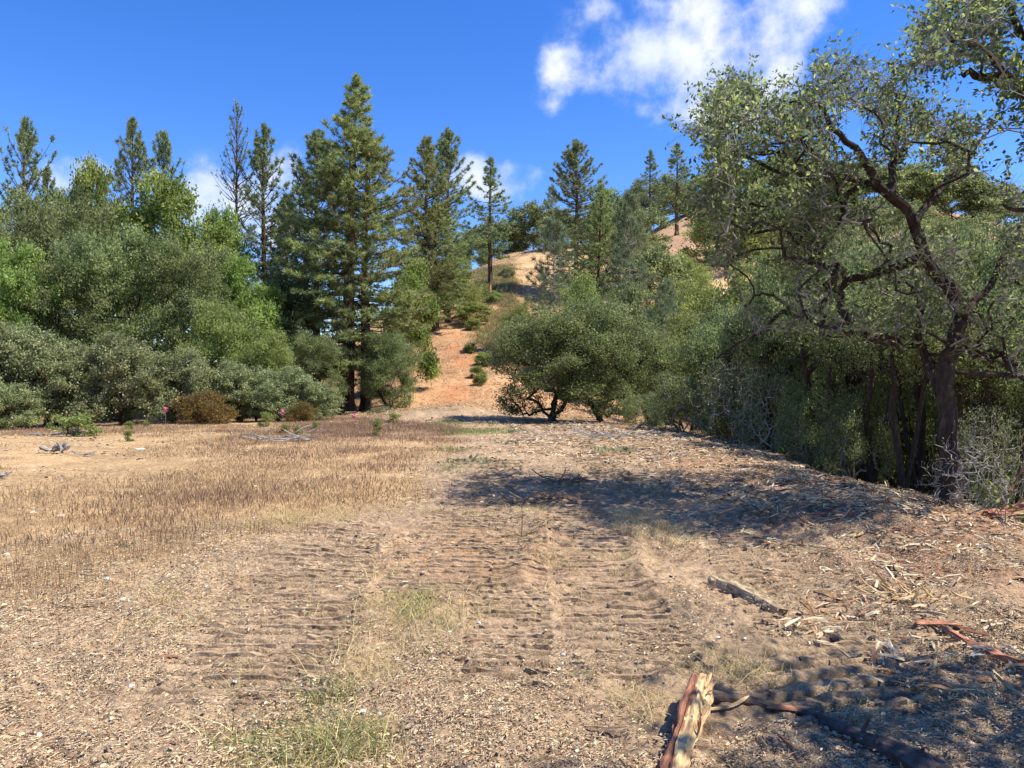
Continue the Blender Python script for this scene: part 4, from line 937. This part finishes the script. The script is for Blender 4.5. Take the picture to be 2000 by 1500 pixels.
# the oak whose shade falls across the lower right ground (stands beside the photographer)
g0 = np.array([6.9, 1.2, hz(6.9, 1.2)-.1])
def RG(cx, cy, cz, n, R, rng): return np.array([cx, cy, cz])+nrm(rng.normal(size=(n, 3)))*(R*rng.random((n, 1))**.4)*[1, 1, .7]
sh = broadleaf(41, 8.6, 6.6, 12, 300, 16000, (.13, .075), L_FG, B_FG, 2, .3, .3, rt=.013)
place('side_oak', sh, 6.2, 1.0, 'oak standing beside the photographer whose shade crosses the lower right ground', 'oak', None, topz=8.0, rz=.6)
# ------------------------------------------------------------------ logs, bark, stones, small things
def G(px, py, dz=0.0):
    """the ground point that stands at this place of the photograph"""
    d = ray(px, py); a, b = 1.0, 60.0
    for _ in range(3):
        ts = np.linspace(a, b, 400); x, y, z = d.x*ts, d.y*ts, CAMZ+d.z*ts
        s = np.where(z < H(x, y))[0]
        if len(s) == 0: break
        i = max(s[0], 1); a, b = ts[i-1], ts[i]
    return np.array([d.x*b, d.y*b, CAMZ+d.z*b+dz])
def woodmat(name, stops, sc=6, axis=(1, 1, 1), bump=.6, rough=.75):
    m, nt, p = mat(name); tco = N(nt, 'ShaderNodeTexCoord'); mp = N(nt, 'ShaderNodeMapping'); nt.links.new(tco.outputs['Object'], mp.inputs[0])
    mp.inputs['Scale'].default_value = axis
    f = noise(nt, sc, 7, mp.outputs[0], .65); nt.links.new(ramp(nt, f, stops), p.inputs['Base Color']); p.inputs['Roughness'].default_value = rough
    b = N(nt, 'ShaderNodeBump'); b.inputs['Strength'].default_value = bump; b.inputs['Distance'].default_value = .01
    nt.links.new(f, b.inputs['Height']); nt.links.new(b.outputs[0], p.inputs['Normal']); return m
M_YW = woodmat('raw_yellow_wood', [(.30, (.05, .03, .02)), (.42, (.36, .22, .09)), (.6, (.60, .44, .22)), (.75, (.68, .56, .34))], 14, (3, 3, .6))
M_RB = woodmat('red_bark', [(.3, (.045, .018, .012)), (.5, (.20, .075, .035)), (.7, (.36, .16, .08))], 16, (3, 3, .5))
M_GB = woodmat('lichen_bark', [(.3, (.018, .013, .010)), (.52, (.075, .055, .042)), (.66, (.14, .11, .09)), (.74, (.36, .35, .32))], 22, (1, 1, .7), 1)
M_ROT = woodmat('rotten_wood', [(.34, (.05, .033, .02)), (.48, (.30, .21, .11)), (.7, (.58, .47, .27))], 11, (3, 3, .7), .8)
M_RED = woodmat('red_heartwood', [(.32, (.07, .022, .012)), (.5, (.34, .125, .055)), (.72, (.52, .26, .13))], 16, (4, 4, .35))
M_GREYW = woodmat('weathered_wood', [(.3, (.07, .06, .05)), (.5, (.24, .21, .18)), (.75, (.42, .39, .35))], 12, (2, 2, .6))
M_BRW = woodmat('brown_stick', [(.3, (.06, .035, .02)), (.6, (.22, .13, .075))], 10, (2, 2, .5))
M_STONE = woodmat('pale_stone', [(.3, (.45, .43, .39)), (.6, (.74, .72, .68))], 9)
M_ROCK = woodmat('tan_stone', [(.3, (.26, .18, .12)), (.6, (.50, .38, .26))], 7)
def solid(name, m, **k):
    mm, nt, p = mat(name); p.inputs['Base Color'].default_value = (*m, 1); p.inputs['Roughness'].default_value = .6; return mm
def log(P0, P1, r0, r1, seed, bend=.03, n=16, sides=14, rag0=.0, rag1=.0, noise_=.1, flat=1.0, groove=.25):
    """tapered, bent, uneven log in its own frame (along local Z), rough broken ends"""
    rng = np.random.default_rng(seed); L = np.linalg.norm(P1-P0); t = np.linspace(0, 1, n)
    th = np.arange(sides)*2*math.pi/sides
    cx = bend*np.sin(t*math.pi)*1.0+.02*L*(fbm(t*4, t*0+seed, 2, seed)-.5); cy = (fbm(t*3, t*0+seed+5, 2, seed)-.5)*bend
    r = (r0+(r1-r0)*t)*(1+.35*(fbm(t*5+seed, t*0, 2, seed+3)-.5))
    rr = r[:, None]*(1+noise_*2*(vnoise(th[None]*1.6+seed*3, t[:, None]*9, seed)+.5*vnoise(th[None]*4, t[:, None]*30, seed+1)-.75))*(1+groove*(vnoise(th[None]*5.5+seed, t[:, None]*2.2, seed+8)-.5)+groove*.7*(vnoise(th[None]*2.2+seed, t[:, None]*5, seed+9)-.5))
    z = (t*L)[:, None]+np.zeros((n, sides))
    z[0] -= rag0*rng.random(sides); z[-1] += rag1*rng.random(sides)**2.0; z[-2] += rag1*.2*rng.random(sides)
    V = np.stack([cx[:, None]+rr*np.cos(th), (cy[:, None]+rr*np.sin(th))*flat, z], -1).reshape(-1, 3)
    Fq = [[i*sides+j, i*sides+(j+1) % sides, (i+1)*sides+(j+1) % sides, (i+1)*sides+j] for i in range(n-1) for j in range(sides)]
    for e, zc in ((0, z[0].mean()+.3*r0), (n-1, z[-1].min()-.3*r1)):
        c = len(V); V = np.vstack([V, [[cx[e], cy[e]*flat, zc]]])
        for j in range(0, sides, 2):
            q = [c, e*sides+j, e*sides+(j+1) % sides, e*sides+(j+2) % sides]; Fq.append(q[::-1] if e == 0 else q)
    return V, np.array(Fq)
def orient(P0, P1, up=(0, 0, 1)):
    """rows: local X across, local Y up, local Z along"""
    z = (P1-P0)/np.linalg.norm(P1-P0); x = np.cross(np.array(up), z); x /= np.linalg.norm(x); y = np.cross(z, x)
    return np.stack([x, y, z])
def put(name, V, Fq, m, P0, R, parent=None, off=None, smooth=False, **t):
    o = obj(name, mesh(name, V, Fq, m, smooth=smooth))
    from mathutils import Matrix
    M4 = Matrix([[R[0][i], R[1][i], R[2][i], P0[i]] for i in range(3)]+[[0, 0, 0, 1]])
    if parent is None: o.matrix_world = M4
    else: o.parent = parent; o.matrix_local = parent.matrix_world.inverted() @ M4
    return tag(o, **t) if t else o
def sliver(L, w, t, seed, n=7, curl=.06, rag=.25, twist=.3):
    """long split piece of wood or bark: bent, pointed, wedge section"""
    rng = np.random.default_rng(seed); s = np.linspace(0, 1, n); V = []
    wd = w*(np.clip(np.sin(np.pi*(s*.86+.08)), 0, 1)**.5)*(1+.5*(rng.random(n)-.5)); cz = curl*L*(s-.5)**2*4*(1 if rng.random() < .7 else -1); cx = rng.normal()*.08*L*np.sin(s*3)
    tw = twist*rng.normal()*s
    for i in range(n):
        for (a, b) in ((-.5, 0), (-.25, 1), (.2, .8), (.5, .1), (.2, -.3), (-.2, -.3)):
            x = a*wd[i]; y = b*t*(.5+.7*rng.random())*max(wd[i]/w, .25); c, q = math.cos(tw[i]), math.sin(tw[i])
            V.append([cx[i]+x*c-y*q, cz[i]+x*q+y*c, s[i]*L+(rng.random()-.5)*rag*w])
    k = 6; Fq = [[i*k+j, i*k+(j+1) % k, (i+1)*k+(j+1) % k, (i+1)*k+j] for i in range(n-1) for j in range(k)]
    Fq += [[0, 3, 2, 1], [0, 5, 4, 3], [(n-1)*k, (n-1)*k+1, (n-1)*k+2, (n-1)*k+3], [(n-1)*k, (n-1)*k+3, (n-1)*k+4, (n-1)*k+5]]
    return np.array(V), np.array(Fq)
def nub(r, seed, sq=(1, .8, .6), rough=.3):
    """irregular stone"""
    rng = np.random.default_rng(seed); V = []; nu, nv = 8, 5
    for i in range(nv+1):
        for j in range(nu):
            a = math.pi*i/nv; b = 2*math.pi*j/nu; q = r*(1-rough/2+rough*float(vnoise(math.cos(b)*math.sin(a)*2+seed*3.1+5, math.cos(a)*2+math.sin(b)*math.sin(a)*1.7+9, seed)))
            V.append([q*math.sin(a)*math.cos(b)*sq[0], q*math.sin(a)*math.sin(b)*sq[1], q*math.cos(a)*sq[2]])
    V = np.array(V); Fq = [[i*nu+j, (i+1)*nu+j, (i+1)*nu+(j+1) % nu, i*nu+(j+1) % nu] for i in range(nv) for j in range(nu)]
    return V, np.array(Fq)

# front splintered log
A = G(1312, 1560, .03); B = G(1368, 1385, .10); e = empty('splintered_log', tuple(A), 'broken log with red bark and splintered yellow wood at the bottom edge', 'log')
bpy.context.view_layer.update()
R = orient(A, B)
V, Fq = log(A, B, .056, .052, 3, .02, 70, 36, .05, .09, .14, groove=.55); k = V[Fq].mean(1)
right = k[:, 0]*(-1 if R[0][0] < 0 else 1) > -.008+.05*(fbm(k[:, 2]*7, k[:, 2]*0+3, 3, 5)-.5)
def subset(V, Fq, m):
    u, inv = np.unique(Fq[m], return_inverse=True); return V[u], inv.reshape(-1, 4)
put('bark', *subset(V, Fq, ~right), M_RB, A, R, e); put('bare_wood', *subset(V, Fq, right), M_YW, A, R, e)
rg = np.random.default_rng(4)
for i in range(9):
    a = rg.random()*6.28; L = .05+.13*rg.random(); Vs, Fs = sliver(L, .022, .012, 40+i, 5)
    ln = np.linalg.norm(B-A); q = A+R[2]*(ln-.05)+R[0]*math.cos(a)*.035+R[1]*math.sin(a)*.035
    put('splinter', Vs, Fs, M_YW if i % 3 else M_RB, q, orient(q, q+R[2]+rg.normal(size=3)*.12), e)
for i in range(14):   # gouged flakes along the raw side
    q = A+R[2]*(.15+.75*rg.random())*ln+R[0]*(.045 if R[0][0] > 0 else -.045)+R[1]*(.028*rg.random()+.012)
    Vs, Fs = sliver(.05+.06*rg.random(), .014, .006, 60+i, 4); put('flake', Vs, Fs, M_YW if i % 4 else M_RB, q, orient(q, q+R[2]*.8+R[0]*.2+rg.normal(size=3)*.25), e)
A = G(1372, 1395, .012); B = G(1462, 1378, .035); Vs, Fs = sliver(np.linalg.norm(B-A), .03, .012, 77, 8)
put('split_slat', Vs, Fs, M_YW, A, orient(A, B), label='pale split sliver of wood leaning from the splintered log', cat='splinter')
# brown peeled branch and the dark lichen log behind
A = G(1395, 1372, .022); B = G(1575, 1400, .02); V, Fq = log(A, B, .030, .022, 9, .02, 16, 12, .02, .02, .10)
put('peeled_branch', V, Fq, M_BRW, A, orient(A, B), label='smooth brown peeled branch behind the splintered log', cat='branch')
A = G(1570, 1402, .03); B = G(1860, 1560, .045); e = empty('dark_log', tuple(A), 'dark bark log with grey lichen patches in the lower right shade', 'log'); bpy.context.view_layer.update()
R = orient(A, B); V, Fq = log(A, B, .026, .068, 12, .03, 30, 16, .03, .02, .16); put('bark', V, Fq, M_GB, A, R, e)
for i, (t, a) in enumerate(((.42, 1.2), (.66, .3), (.8, 1.7))):
    q = A+R[2]*t*np.linalg.norm(B-A); Vs, Fs = log(q, q+R[1]*.1, .016, .007, 80+i, .01, 6, 8, 0, .02); put('broken_stub', Vs, Fs, M_GB, q, orient(q, q+R[1]*math.sin(a)+R[0]*math.cos(a)*.6+R[2]*.4), e)
A = G(1500, 1390, .025); B = G(1572, 1396, .02); Vs, Fs = sliver(np.linalg.norm(B-A), .05, .02, 90, 7, .03); put('orange_bark_flake', Vs, Fs, M_RED, A, orient(A, B), label='orange bark flake where the peeled branch meets the dark log', cat='bark')
# rotten log in the middle right
A = G(1403, 1150, .035); B = G(1528, 1205, .03); V, Fq = log(A, B, .088, .05, 17, .03, 40, 20, .05, .05, .14, .9)
put('rotten_log', V, Fq, M_ROT, A, orient(A, B), label='short pale rotten log lying alone on the tracked soil', cat='log')
# red slabs at the right
for (a, b, w, t, m, sd, lb) in (((1842, 1240), (2000, 1312), .10, .045, M_RED, 101, 'thick red split slab of wood at the right edge'), ((1788, 1226), (1880, 1232), .06, .03, M_RED, 102, 'short red split piece above the thick slab'),
    ((1858, 1222), (1930, 1248), .05, .02, M_RB, 103, 'dark red bark strip crossing above the thick slab'), ((1805, 1262), (1872, 1238), .05, .03, M_YW, 104, 'pale split piece leaning on the thick red slab'),
    ((1745, 1256), (1868, 1262), .02, .01, M_RED, 105, 'long thin reddish strip left of the thick slab'), ((1940, 1320), (2000, 1372), .035, .02, M_YW, 106, 'pale sliver below the thick red slab'),
    ((1520, 1440), (1552, 1500), .022, .012, M_RED, 107, 'red strip of bark at the bottom right of the splintered log'), ((1750, 1348), (1806, 1358), .018, .01, M_RED, 108, 'straight red stick below the track ridges'),
    ((1740, 1148), (1780, 1178), .018, .012, M_RED, 109, 'red twig sticking out of the chip heap'), ((1880, 1392), (1990, 1378), .016, .01, M_YW, 110, 'long pale stick in the right hand shade'),
    ((1840, 1412), (1935, 1470), .018, .01, M_YW, 111, 'pale stick slanting through the lower right shade'), ((1470, 1375+60), (1500, 1470), .014, .01, M_YW, 112, 'short pale splinter right of the splintered log'),
    ((1205, 1478), (1240, 1500), .016, .01, M_YW, 113, 'pale splinter at the bottom left of the splintered log'), ((1150, 1425), (1228, 1428), .018, .008, M_YW, 114, 'curled yellow splinter in the shade left of the log'),
    ((220, 1262), (240, 1216), .024, .008, M_YW, 115, 'curved golden wood strip standing out in the left litter'), ((310, 1286), (355, 1290), .020, .008, M_RED, 116, 'small orange red bark curl in the left litter'),
    ((60, 1182), (82, 1160), .014, .006, M_YW, 117, 'golden strip left of the curved one'), ((35, 1216), (74, 1200), .014, .006, M_YW, 118, 'golden strip near the left edge'), ((130, 1117), (176, 1125), .020, .006, M_YW, 119, 'flat golden strip in the upper left litter'),
    ((612, 1385), (620, 1364), .014, .006, M_RED, 120, 'upright red bark bit in the front green grass'), ((1555, 1012), (1630, 1048), .05, .02, M_RB, 121, 'dark bark strip on the mound above the right track'),
    ((1575, 1004), (1700, 1006), .05, .015, M_RED, 122, 'long reddish bark strip on the mound'), ((1660, 1050), (1760, 1035), .04, .012, M_RED, 123, 'curved red bark strip right of the track bend'), ((1655, 1052), (1690, 1040), .05, .02, M_YW, 124, 'pale split piece at the track bend'),
    ((1700, 965), (1640, 985), .05, .02, M_RED, 125, 'red strip at the top of the mound'), ((1590, 992), (1545, 980), .05, .02, M_YW, 126, 'pale strip by the shaded band of the mound'), ((680, 1371), (712, 1368), .02, .006, M_YW, 127, 'pale flat chip beside the front green grass'),
    ((910, 1254), (945, 1256), .016, .005, M_RED, 128, 'small red strip below the middle grass patch'), ((1260, 900), (1340, 888), .07, .03, M_GREYW, 129, 'grey branch piece lying on top of the mound'), ((1515, 938), (1610, 934), .06, .04, M_GREYW, 130, 'crooked grey branch lying in the shaded band')):
    a = G(*a, t*.35+.008); b = G(*b, t*.35+.012); Vs, Fs = sliver(np.linalg.norm(b-a), w, t, sd, 9, .03)
    put('wood_strip', Vs, Fs, m, a, orient(a, b), label=lb, cat='wood strip', group='loose strips of wood and bark')
# splintered stump piece on the right slope
A = G(1935, 1012, .05); e = empty('splintered_stump', tuple(A), 'splintered orange stump piece at the right edge of the slope', 'stump'); bpy.context.view_layer.update()
B = A+np.array([.62, .1, .12]); V, Fq = log(A, B, .09, .06, 31, .02, 10, 12, .08, .05, .3, .7); put('heartwood', V, Fq, M_RED, A, orient(A, B), e)
for i in range(12):
    q = A+np.array([.05+.2*rg.random(), rg.normal()*.04, rg.normal()*.04]); Vs, Fs = sliver(.3+.45*rg.random(), .05, .02, 140+i, 6, .02); put('splinter', Vs, Fs, (M_YW, M_RED)[i % 2], q, orient(q, q+np.array([1, .1, .28])+rg.normal(size=3)*.22), e)
# dark mossy log by the trunk
A = G(1752, 952, .10); B = G(1832, 975, .07); V, Fq = log(A, B, .14, .12, 33, .02, 14, 16, .05, .05, .14, .9)
put('mossy_log', V, Fq, M_GB, A, orient(A, B), label='short dark mossy log at the foot of the big near oak', cat='log')
# meadow stumps, brush pile
def cluster(name, px, py, W_, n, L, w, m, lb, cat, sd, el=.5, part='stick'):
    A = G(px, py); e = empty(name, tuple(A), lb, cat); bpy.context.view_layer.update(); r_ = np.random.default_rng(sd)
    for i in range(n):
        q = A+np.array([r_.normal()*W_, r_.normal()*W_*.4, .02+.04*r_.random()]); az = r_.normal()*.5+(0 if r_.random() < .5 else 3.14)
        l = L*(.4+.8*r_.random()); d = np.array([math.cos(az), math.sin(az)*.6, abs(r_.normal())*el]); Vs, Fs = sliver(l, w*(.5+r_.random()), w*.7, sd*100+i, 6, .08)
        put(part, Vs, Fs, m, q, orient(q, q+d), e)
cluster('dead_brush_pile', 545, 862, .45, 26, 1.1, .035, M_GREYW, 'low pile of dead grey sticks in the reddish grass', 'brush pile', 201, .22)
cluster('charred_stump', 110, 885, .12, 14, .26, .09, M_GREYW, 'low charred grey stump in the left meadow', 'stump', 202, .8, 'chunk')
cluster('grey_wood_bit', 165, 892, .12, 5, .3, .04, M_GREYW, 'few grey wood bits right of the charred stump', 'wood bits', 203, .2, 'chunk')
cluster('grey_plank', 88, 852, .15, 5, .7, .06, M_GREYW, 'weathered grey plank pieces in the far left meadow', 'plank', 204, .05, 'plank')
cluster('grey_stump', 150, 852, .06, 6, .3, .1, M_GREYW, 'small grey stump beside the yellow tipped sprout', 'stump', 205, .8, 'chunk')
cluster('grey_knot', 8, 936, .07, 6, .2, .05, M_GREYW, 'dark knot of wood at the left edge of the meadow', 'wood bits', 206, .3, 'chunk')
cluster('broken_branch_heap', 1190, 858, .8, 30, 1.0, .035, M_GREYW, 'heap of broken grey branches on the cleared ground', 'brush pile', 207, .3)
cluster('chip_heap', 1055, 985, .25, 16, .4, .03, M_BRW, 'dark clump of torn roots in the middle of the ground', 'roots', 208, .5, 'root')
cluster('torn_root_clump', 1085, 945, .35, 16, .4, .03, M_BRW, 'dark clump of torn brush on the track shoulder', 'roots', 209, .4, 'root')
cluster('splinter_heap', 1790, 1182, .16, 22, .22, .02, M_YW, 'little heap of pale splinters on the right', 'splinters', 210, .7, 'splinter')
cluster('fallen_limb', 1230, 815, .9, 12, 2.2, .05, M_GREYW, 'fallen crooked limbs under the round oak pair', 'branch', 211, .25, 'limb')
# standing bare twig
A = G(1018, 1048); e = empty('bare_sapling', tuple(A), 'thin bare twig standing upright in the middle of the tracks', 'sapling'); bpy.context.view_layer.update()
for d, l in (((.0, 0, 1), .36), ((-.5, 0, .22), .18), ((.8, .1, .5), .3), ((.3, -.2, .15), .15)):
    d = np.array(d, float); d /= np.linalg.norm(d); V, Fq = log(A, A+d*l, .006, .003, int(l*90), .012, 6, 6); put('twig', V, Fq, M_BRW, A, orient(A, A+d, (0, 1, .1)), e)
# white and tan stones
GST = 'small pale stones scattered over the near ground'
pts = [(239, 1173, 11, 1), (208, 1132, 10, 0), (289, 1137, 7, 2), (77, 1438, 12, 0), (118, 1011, 14, 2), (256, 1343, 14, 1), (420, 1375, 11, 1), (437, 1377, 7, 1), (397, 1368, 6, 1), (458, 1333, 8, 0), (776, 1288, 9, 0), (846, 1288, 8, 0), (634, 1337, 8, 0), (708, 1392, 13, 1), (741, 1396, 10, 1), (978, 1389, 13, 0), (930, 1375, 8, 0), (826, 1120, 9, 2), (935, 1218, 8, 0), (878, 1235, 7, 0), (1100, 1280, 8, 1), (1126, 1279, 6, 1),
       (1402, 1247, 9, 0), (1370, 1240, 5, 0), (272, 962+10, 6, 0), (605, 1480, 12, 2), (765, 1484, 12, 2), (675, 1470, 10, 1), (12, 1085, 10, 0), (5, 1150, 9, 2), (1455, 1248, 6, 1), (1700, 1283, 10, 2), (1712, 1370, 9, 1), (1898, 1453, 8, 0), (1345, 1285, 6, 0), (1525, 1130, 6, 2), (1637, 1112, 7, 1), (588, 1340, 7, 0), (495, 1012, 5, 0), (915, 1358+70, 7, 1)]
for i, (px, py, s, c) in enumerate(pts):
    A = G(px, py, 0); r = s/F*A[1]*.62; V, Fq = nub(r, i, (1, .75, .55))
    o = obj('pebble', mesh('stone', V, Fq, (M_STONE, M_STONE, M_ROCK)[c], smooth=False), loc=tuple(A+[0, 0, r*.3])); o.rotation_euler = (0, 0, i*1.7)
    cn = ('white', 'cream', 'tan')[c]; rn = 'left part of the near ground' if px < 520 else 'middle of the near ground' if px < 1150 else 'right part of the near ground'
    tag(o, 'small %s stone lying in the litter, %s' % (cn, rn), 'stone', 'small %s stones in the %s' % (cn, rn))
A = G(273, 879, .02); V, Fq = nub(.09, 99, (1.6, .8, .35)); tag(obj('pebble', mesh('stone', V, Fq, M_STONE), loc=tuple(A)), 'flat white stone alone in the middle of the left meadow', 'stone')
A = G(1700, 915, .0); 
# pink ribbons on wire pins at the meadow edge
M_PK = solid('pink_plastic', (.75, .12, .22)); M_WIRE = solid('wire', (.2, .2, .2)); M_WH = solid('white_paint', (.75, .75, .72)); M_OR = solid('orange_paint', (.8, .22, .03))
for px, py, D, lb in ((323, 799, 31.0, 'left pink ribbon tied at the meadow edge by the rust coloured shrub'), (552, 804, 32.3, 'right pink ribbon tied at the meadow edge left of the pine trunks'), (690, 818, 33, 'small red ribbon low in front of the pine trunks')):
    x = (px-1000)/F*D; z = CAMZ-(py-750)/F*D; zg = hz(x, D); e = empty('marker_ribbon', (x, D, zg), lb, 'ribbon', 'marker ribbons')
    hgt = max(z-zg, .25)
    V, Fq = poly_tube([[0, 0, -.05], [.01, 0, hgt*.5], [0, 0, hgt]], [.006]*3, 6); obj('pin', mesh('pin', V, Fq, M_WIRE), e)
    V = []; w = .07
    for i in range(6):
        t = i/5; V += [[-w*(1-.3*t)+.03*math.sin(i*2), .02*math.cos(i*3), hgt+.09-.2*t], [w*(1-.2*t)+.03*math.sin(i*2+1), .03*math.sin(i*2), hgt+.07-.2*t]]
    Fq = [[2*i, 2*i+1, 2*i+3, 2*i+2] for i in range(5)]
    ob = obj('ribbon', mesh('ribbon', V, Fq, M_PK), e); sm = ob.modifiers.new('thick', 'SOLIDIFY'); sm.thickness = .004
# survey stake
D = 84; x = (958-1000)/F*D; zg = hz(x, D); e = empty('survey_stake', (x, D, zg-.1), 'thin white stake with an orange top on the upper slope', 'stake')
for nm, z0, z1, m in (('post', 0, 1.5, M_WH), ('painted_top', 1.5, 2.15, M_OR)):
    V, Fq = poly_tube([[0, 0, z0], [0, 0, (z0+z1)/2], [0, 0, z1]], [.09, .09, .085], 4); obj(nm, mesh(nm, V, Fq, m), e)
# broad leaved sapling at the right, and torn leafy sprigs on the ground
def sprig(name, px, py, n, L, ls, lm, bm, lb, cat, sd, up=.9, group=None, lw=.32, P=None):
    r_ = np.random.default_rng(sd); A = G(px, py) if P is None else P; e = empty(name, tuple(A), lb, cat, group)
    tb = []; LP = []; LD = []
    for i in range(n):
        az = r_.random()*6.28; d = np.array([math.cos(az)*(1.2-up), math.sin(az)*(1.2-up), up*(.5+.6*r_.random())+.05]); d /= np.linalg.norm(d); l = L*(.5+.6*r_.random()); s = np.linspace(0, 1, 6)
        Pp = d[None]*(s*l)[:, None]+np.array([0, 0, -.12*l])*(s**2)[:, None]+r_.normal(size=(6, 3))*l*.03*s[:, None]+np.array([0, 0, .01]); tb.append(poly_tube(Pp, np.linspace(.0045, .0018, 6)*(L/.5)**.6, 5))
        for k in range(7):
            t = .35+.65*k/6; p = np.array([np.interp(t, s, Pp[:, c]) for c in range(3)]); a2 = k*2.4; q = nrm((d+np.array([math.cos(a2), math.sin(a2), .3])*1.1)[None])[0]; LP.append(p); LD.append(q)
    V, Fq = join(tb); obj('stem', mesh('stem', V, Fq, bm), e)
    LP = np.array(LP); sz = ls*(.6+.6*r_.random(len(LP))); V, Fq = leaf_quads(LP, sz, sz*lw, r_, dirs=np.array(LD)*3, jit=.5)
    obj('foliage', mesh('foliage', V, Fq, lm, v=.4+.6*r_.random(len(LP))), e)
q = np.array([(1962-1000)/F*9.3, 9.3, 0]); q[2] = hf(q[0], q[1])
sprig('broadleaf_sapling', 0, 0, 7, .75, .13, L_MAP, B_GREY, 'young sapling with broad pale green leaves at the right edge', 'sapling', 301, .8, P=q)
for px, D, hh, lb in ((1892, 10.1, 1.15, 'tangle of bare pale twigs at the foot of the big near oak'), (1835, 10.9, .7, 'small tangle of pale twigs just left of the big near oak foot')):
    x = (px-1000)/F*D; z = hz(x, D); place('twig_tangle', tw, x, D, lb, 'twigs', None, z+hh, None, names=('branches', 'foliage'))
for i, (px, py, n, L, lb) in enumerate(((915, 905, 9, .45, 'torn leafy branch lying on the ground left of the tracks'), (955, 830, 10, .6, 'leafy torn branch in the green grass before the grassy hump'), (1010, 845, 9, .5, 'grey green leafy branch at the end of the cleared ground'), (1195, 885, 12, .6, 'torn leafy branch on the broken branch heap'),
    (985, 868, 7, .35, 'small leafy sprig behind the left torn branch'), (250, 1068, 6, .14, 'whitish leafy sprig in the left litter'), (318, 1062, 5, .12, 'second whitish sprig just right of the first'), (1390, 830, 9, .5, 'pale leafy sprig at the crest of the mound'), (1130, 1320, 3, .07, 'tiny green leafy sprig in the middle foreground'), (950, 905, 6, .4, 'flattened sprig right of the torn leafy branch'))):
    sprig('leafy_sprig', px, py, n, L, L*.22, L_GRY if i not in (8,) else L_GRN, B_GREY, lb, 'sprig', 310+i, .25, 'torn leafy sprigs on the ground', lw=.6)
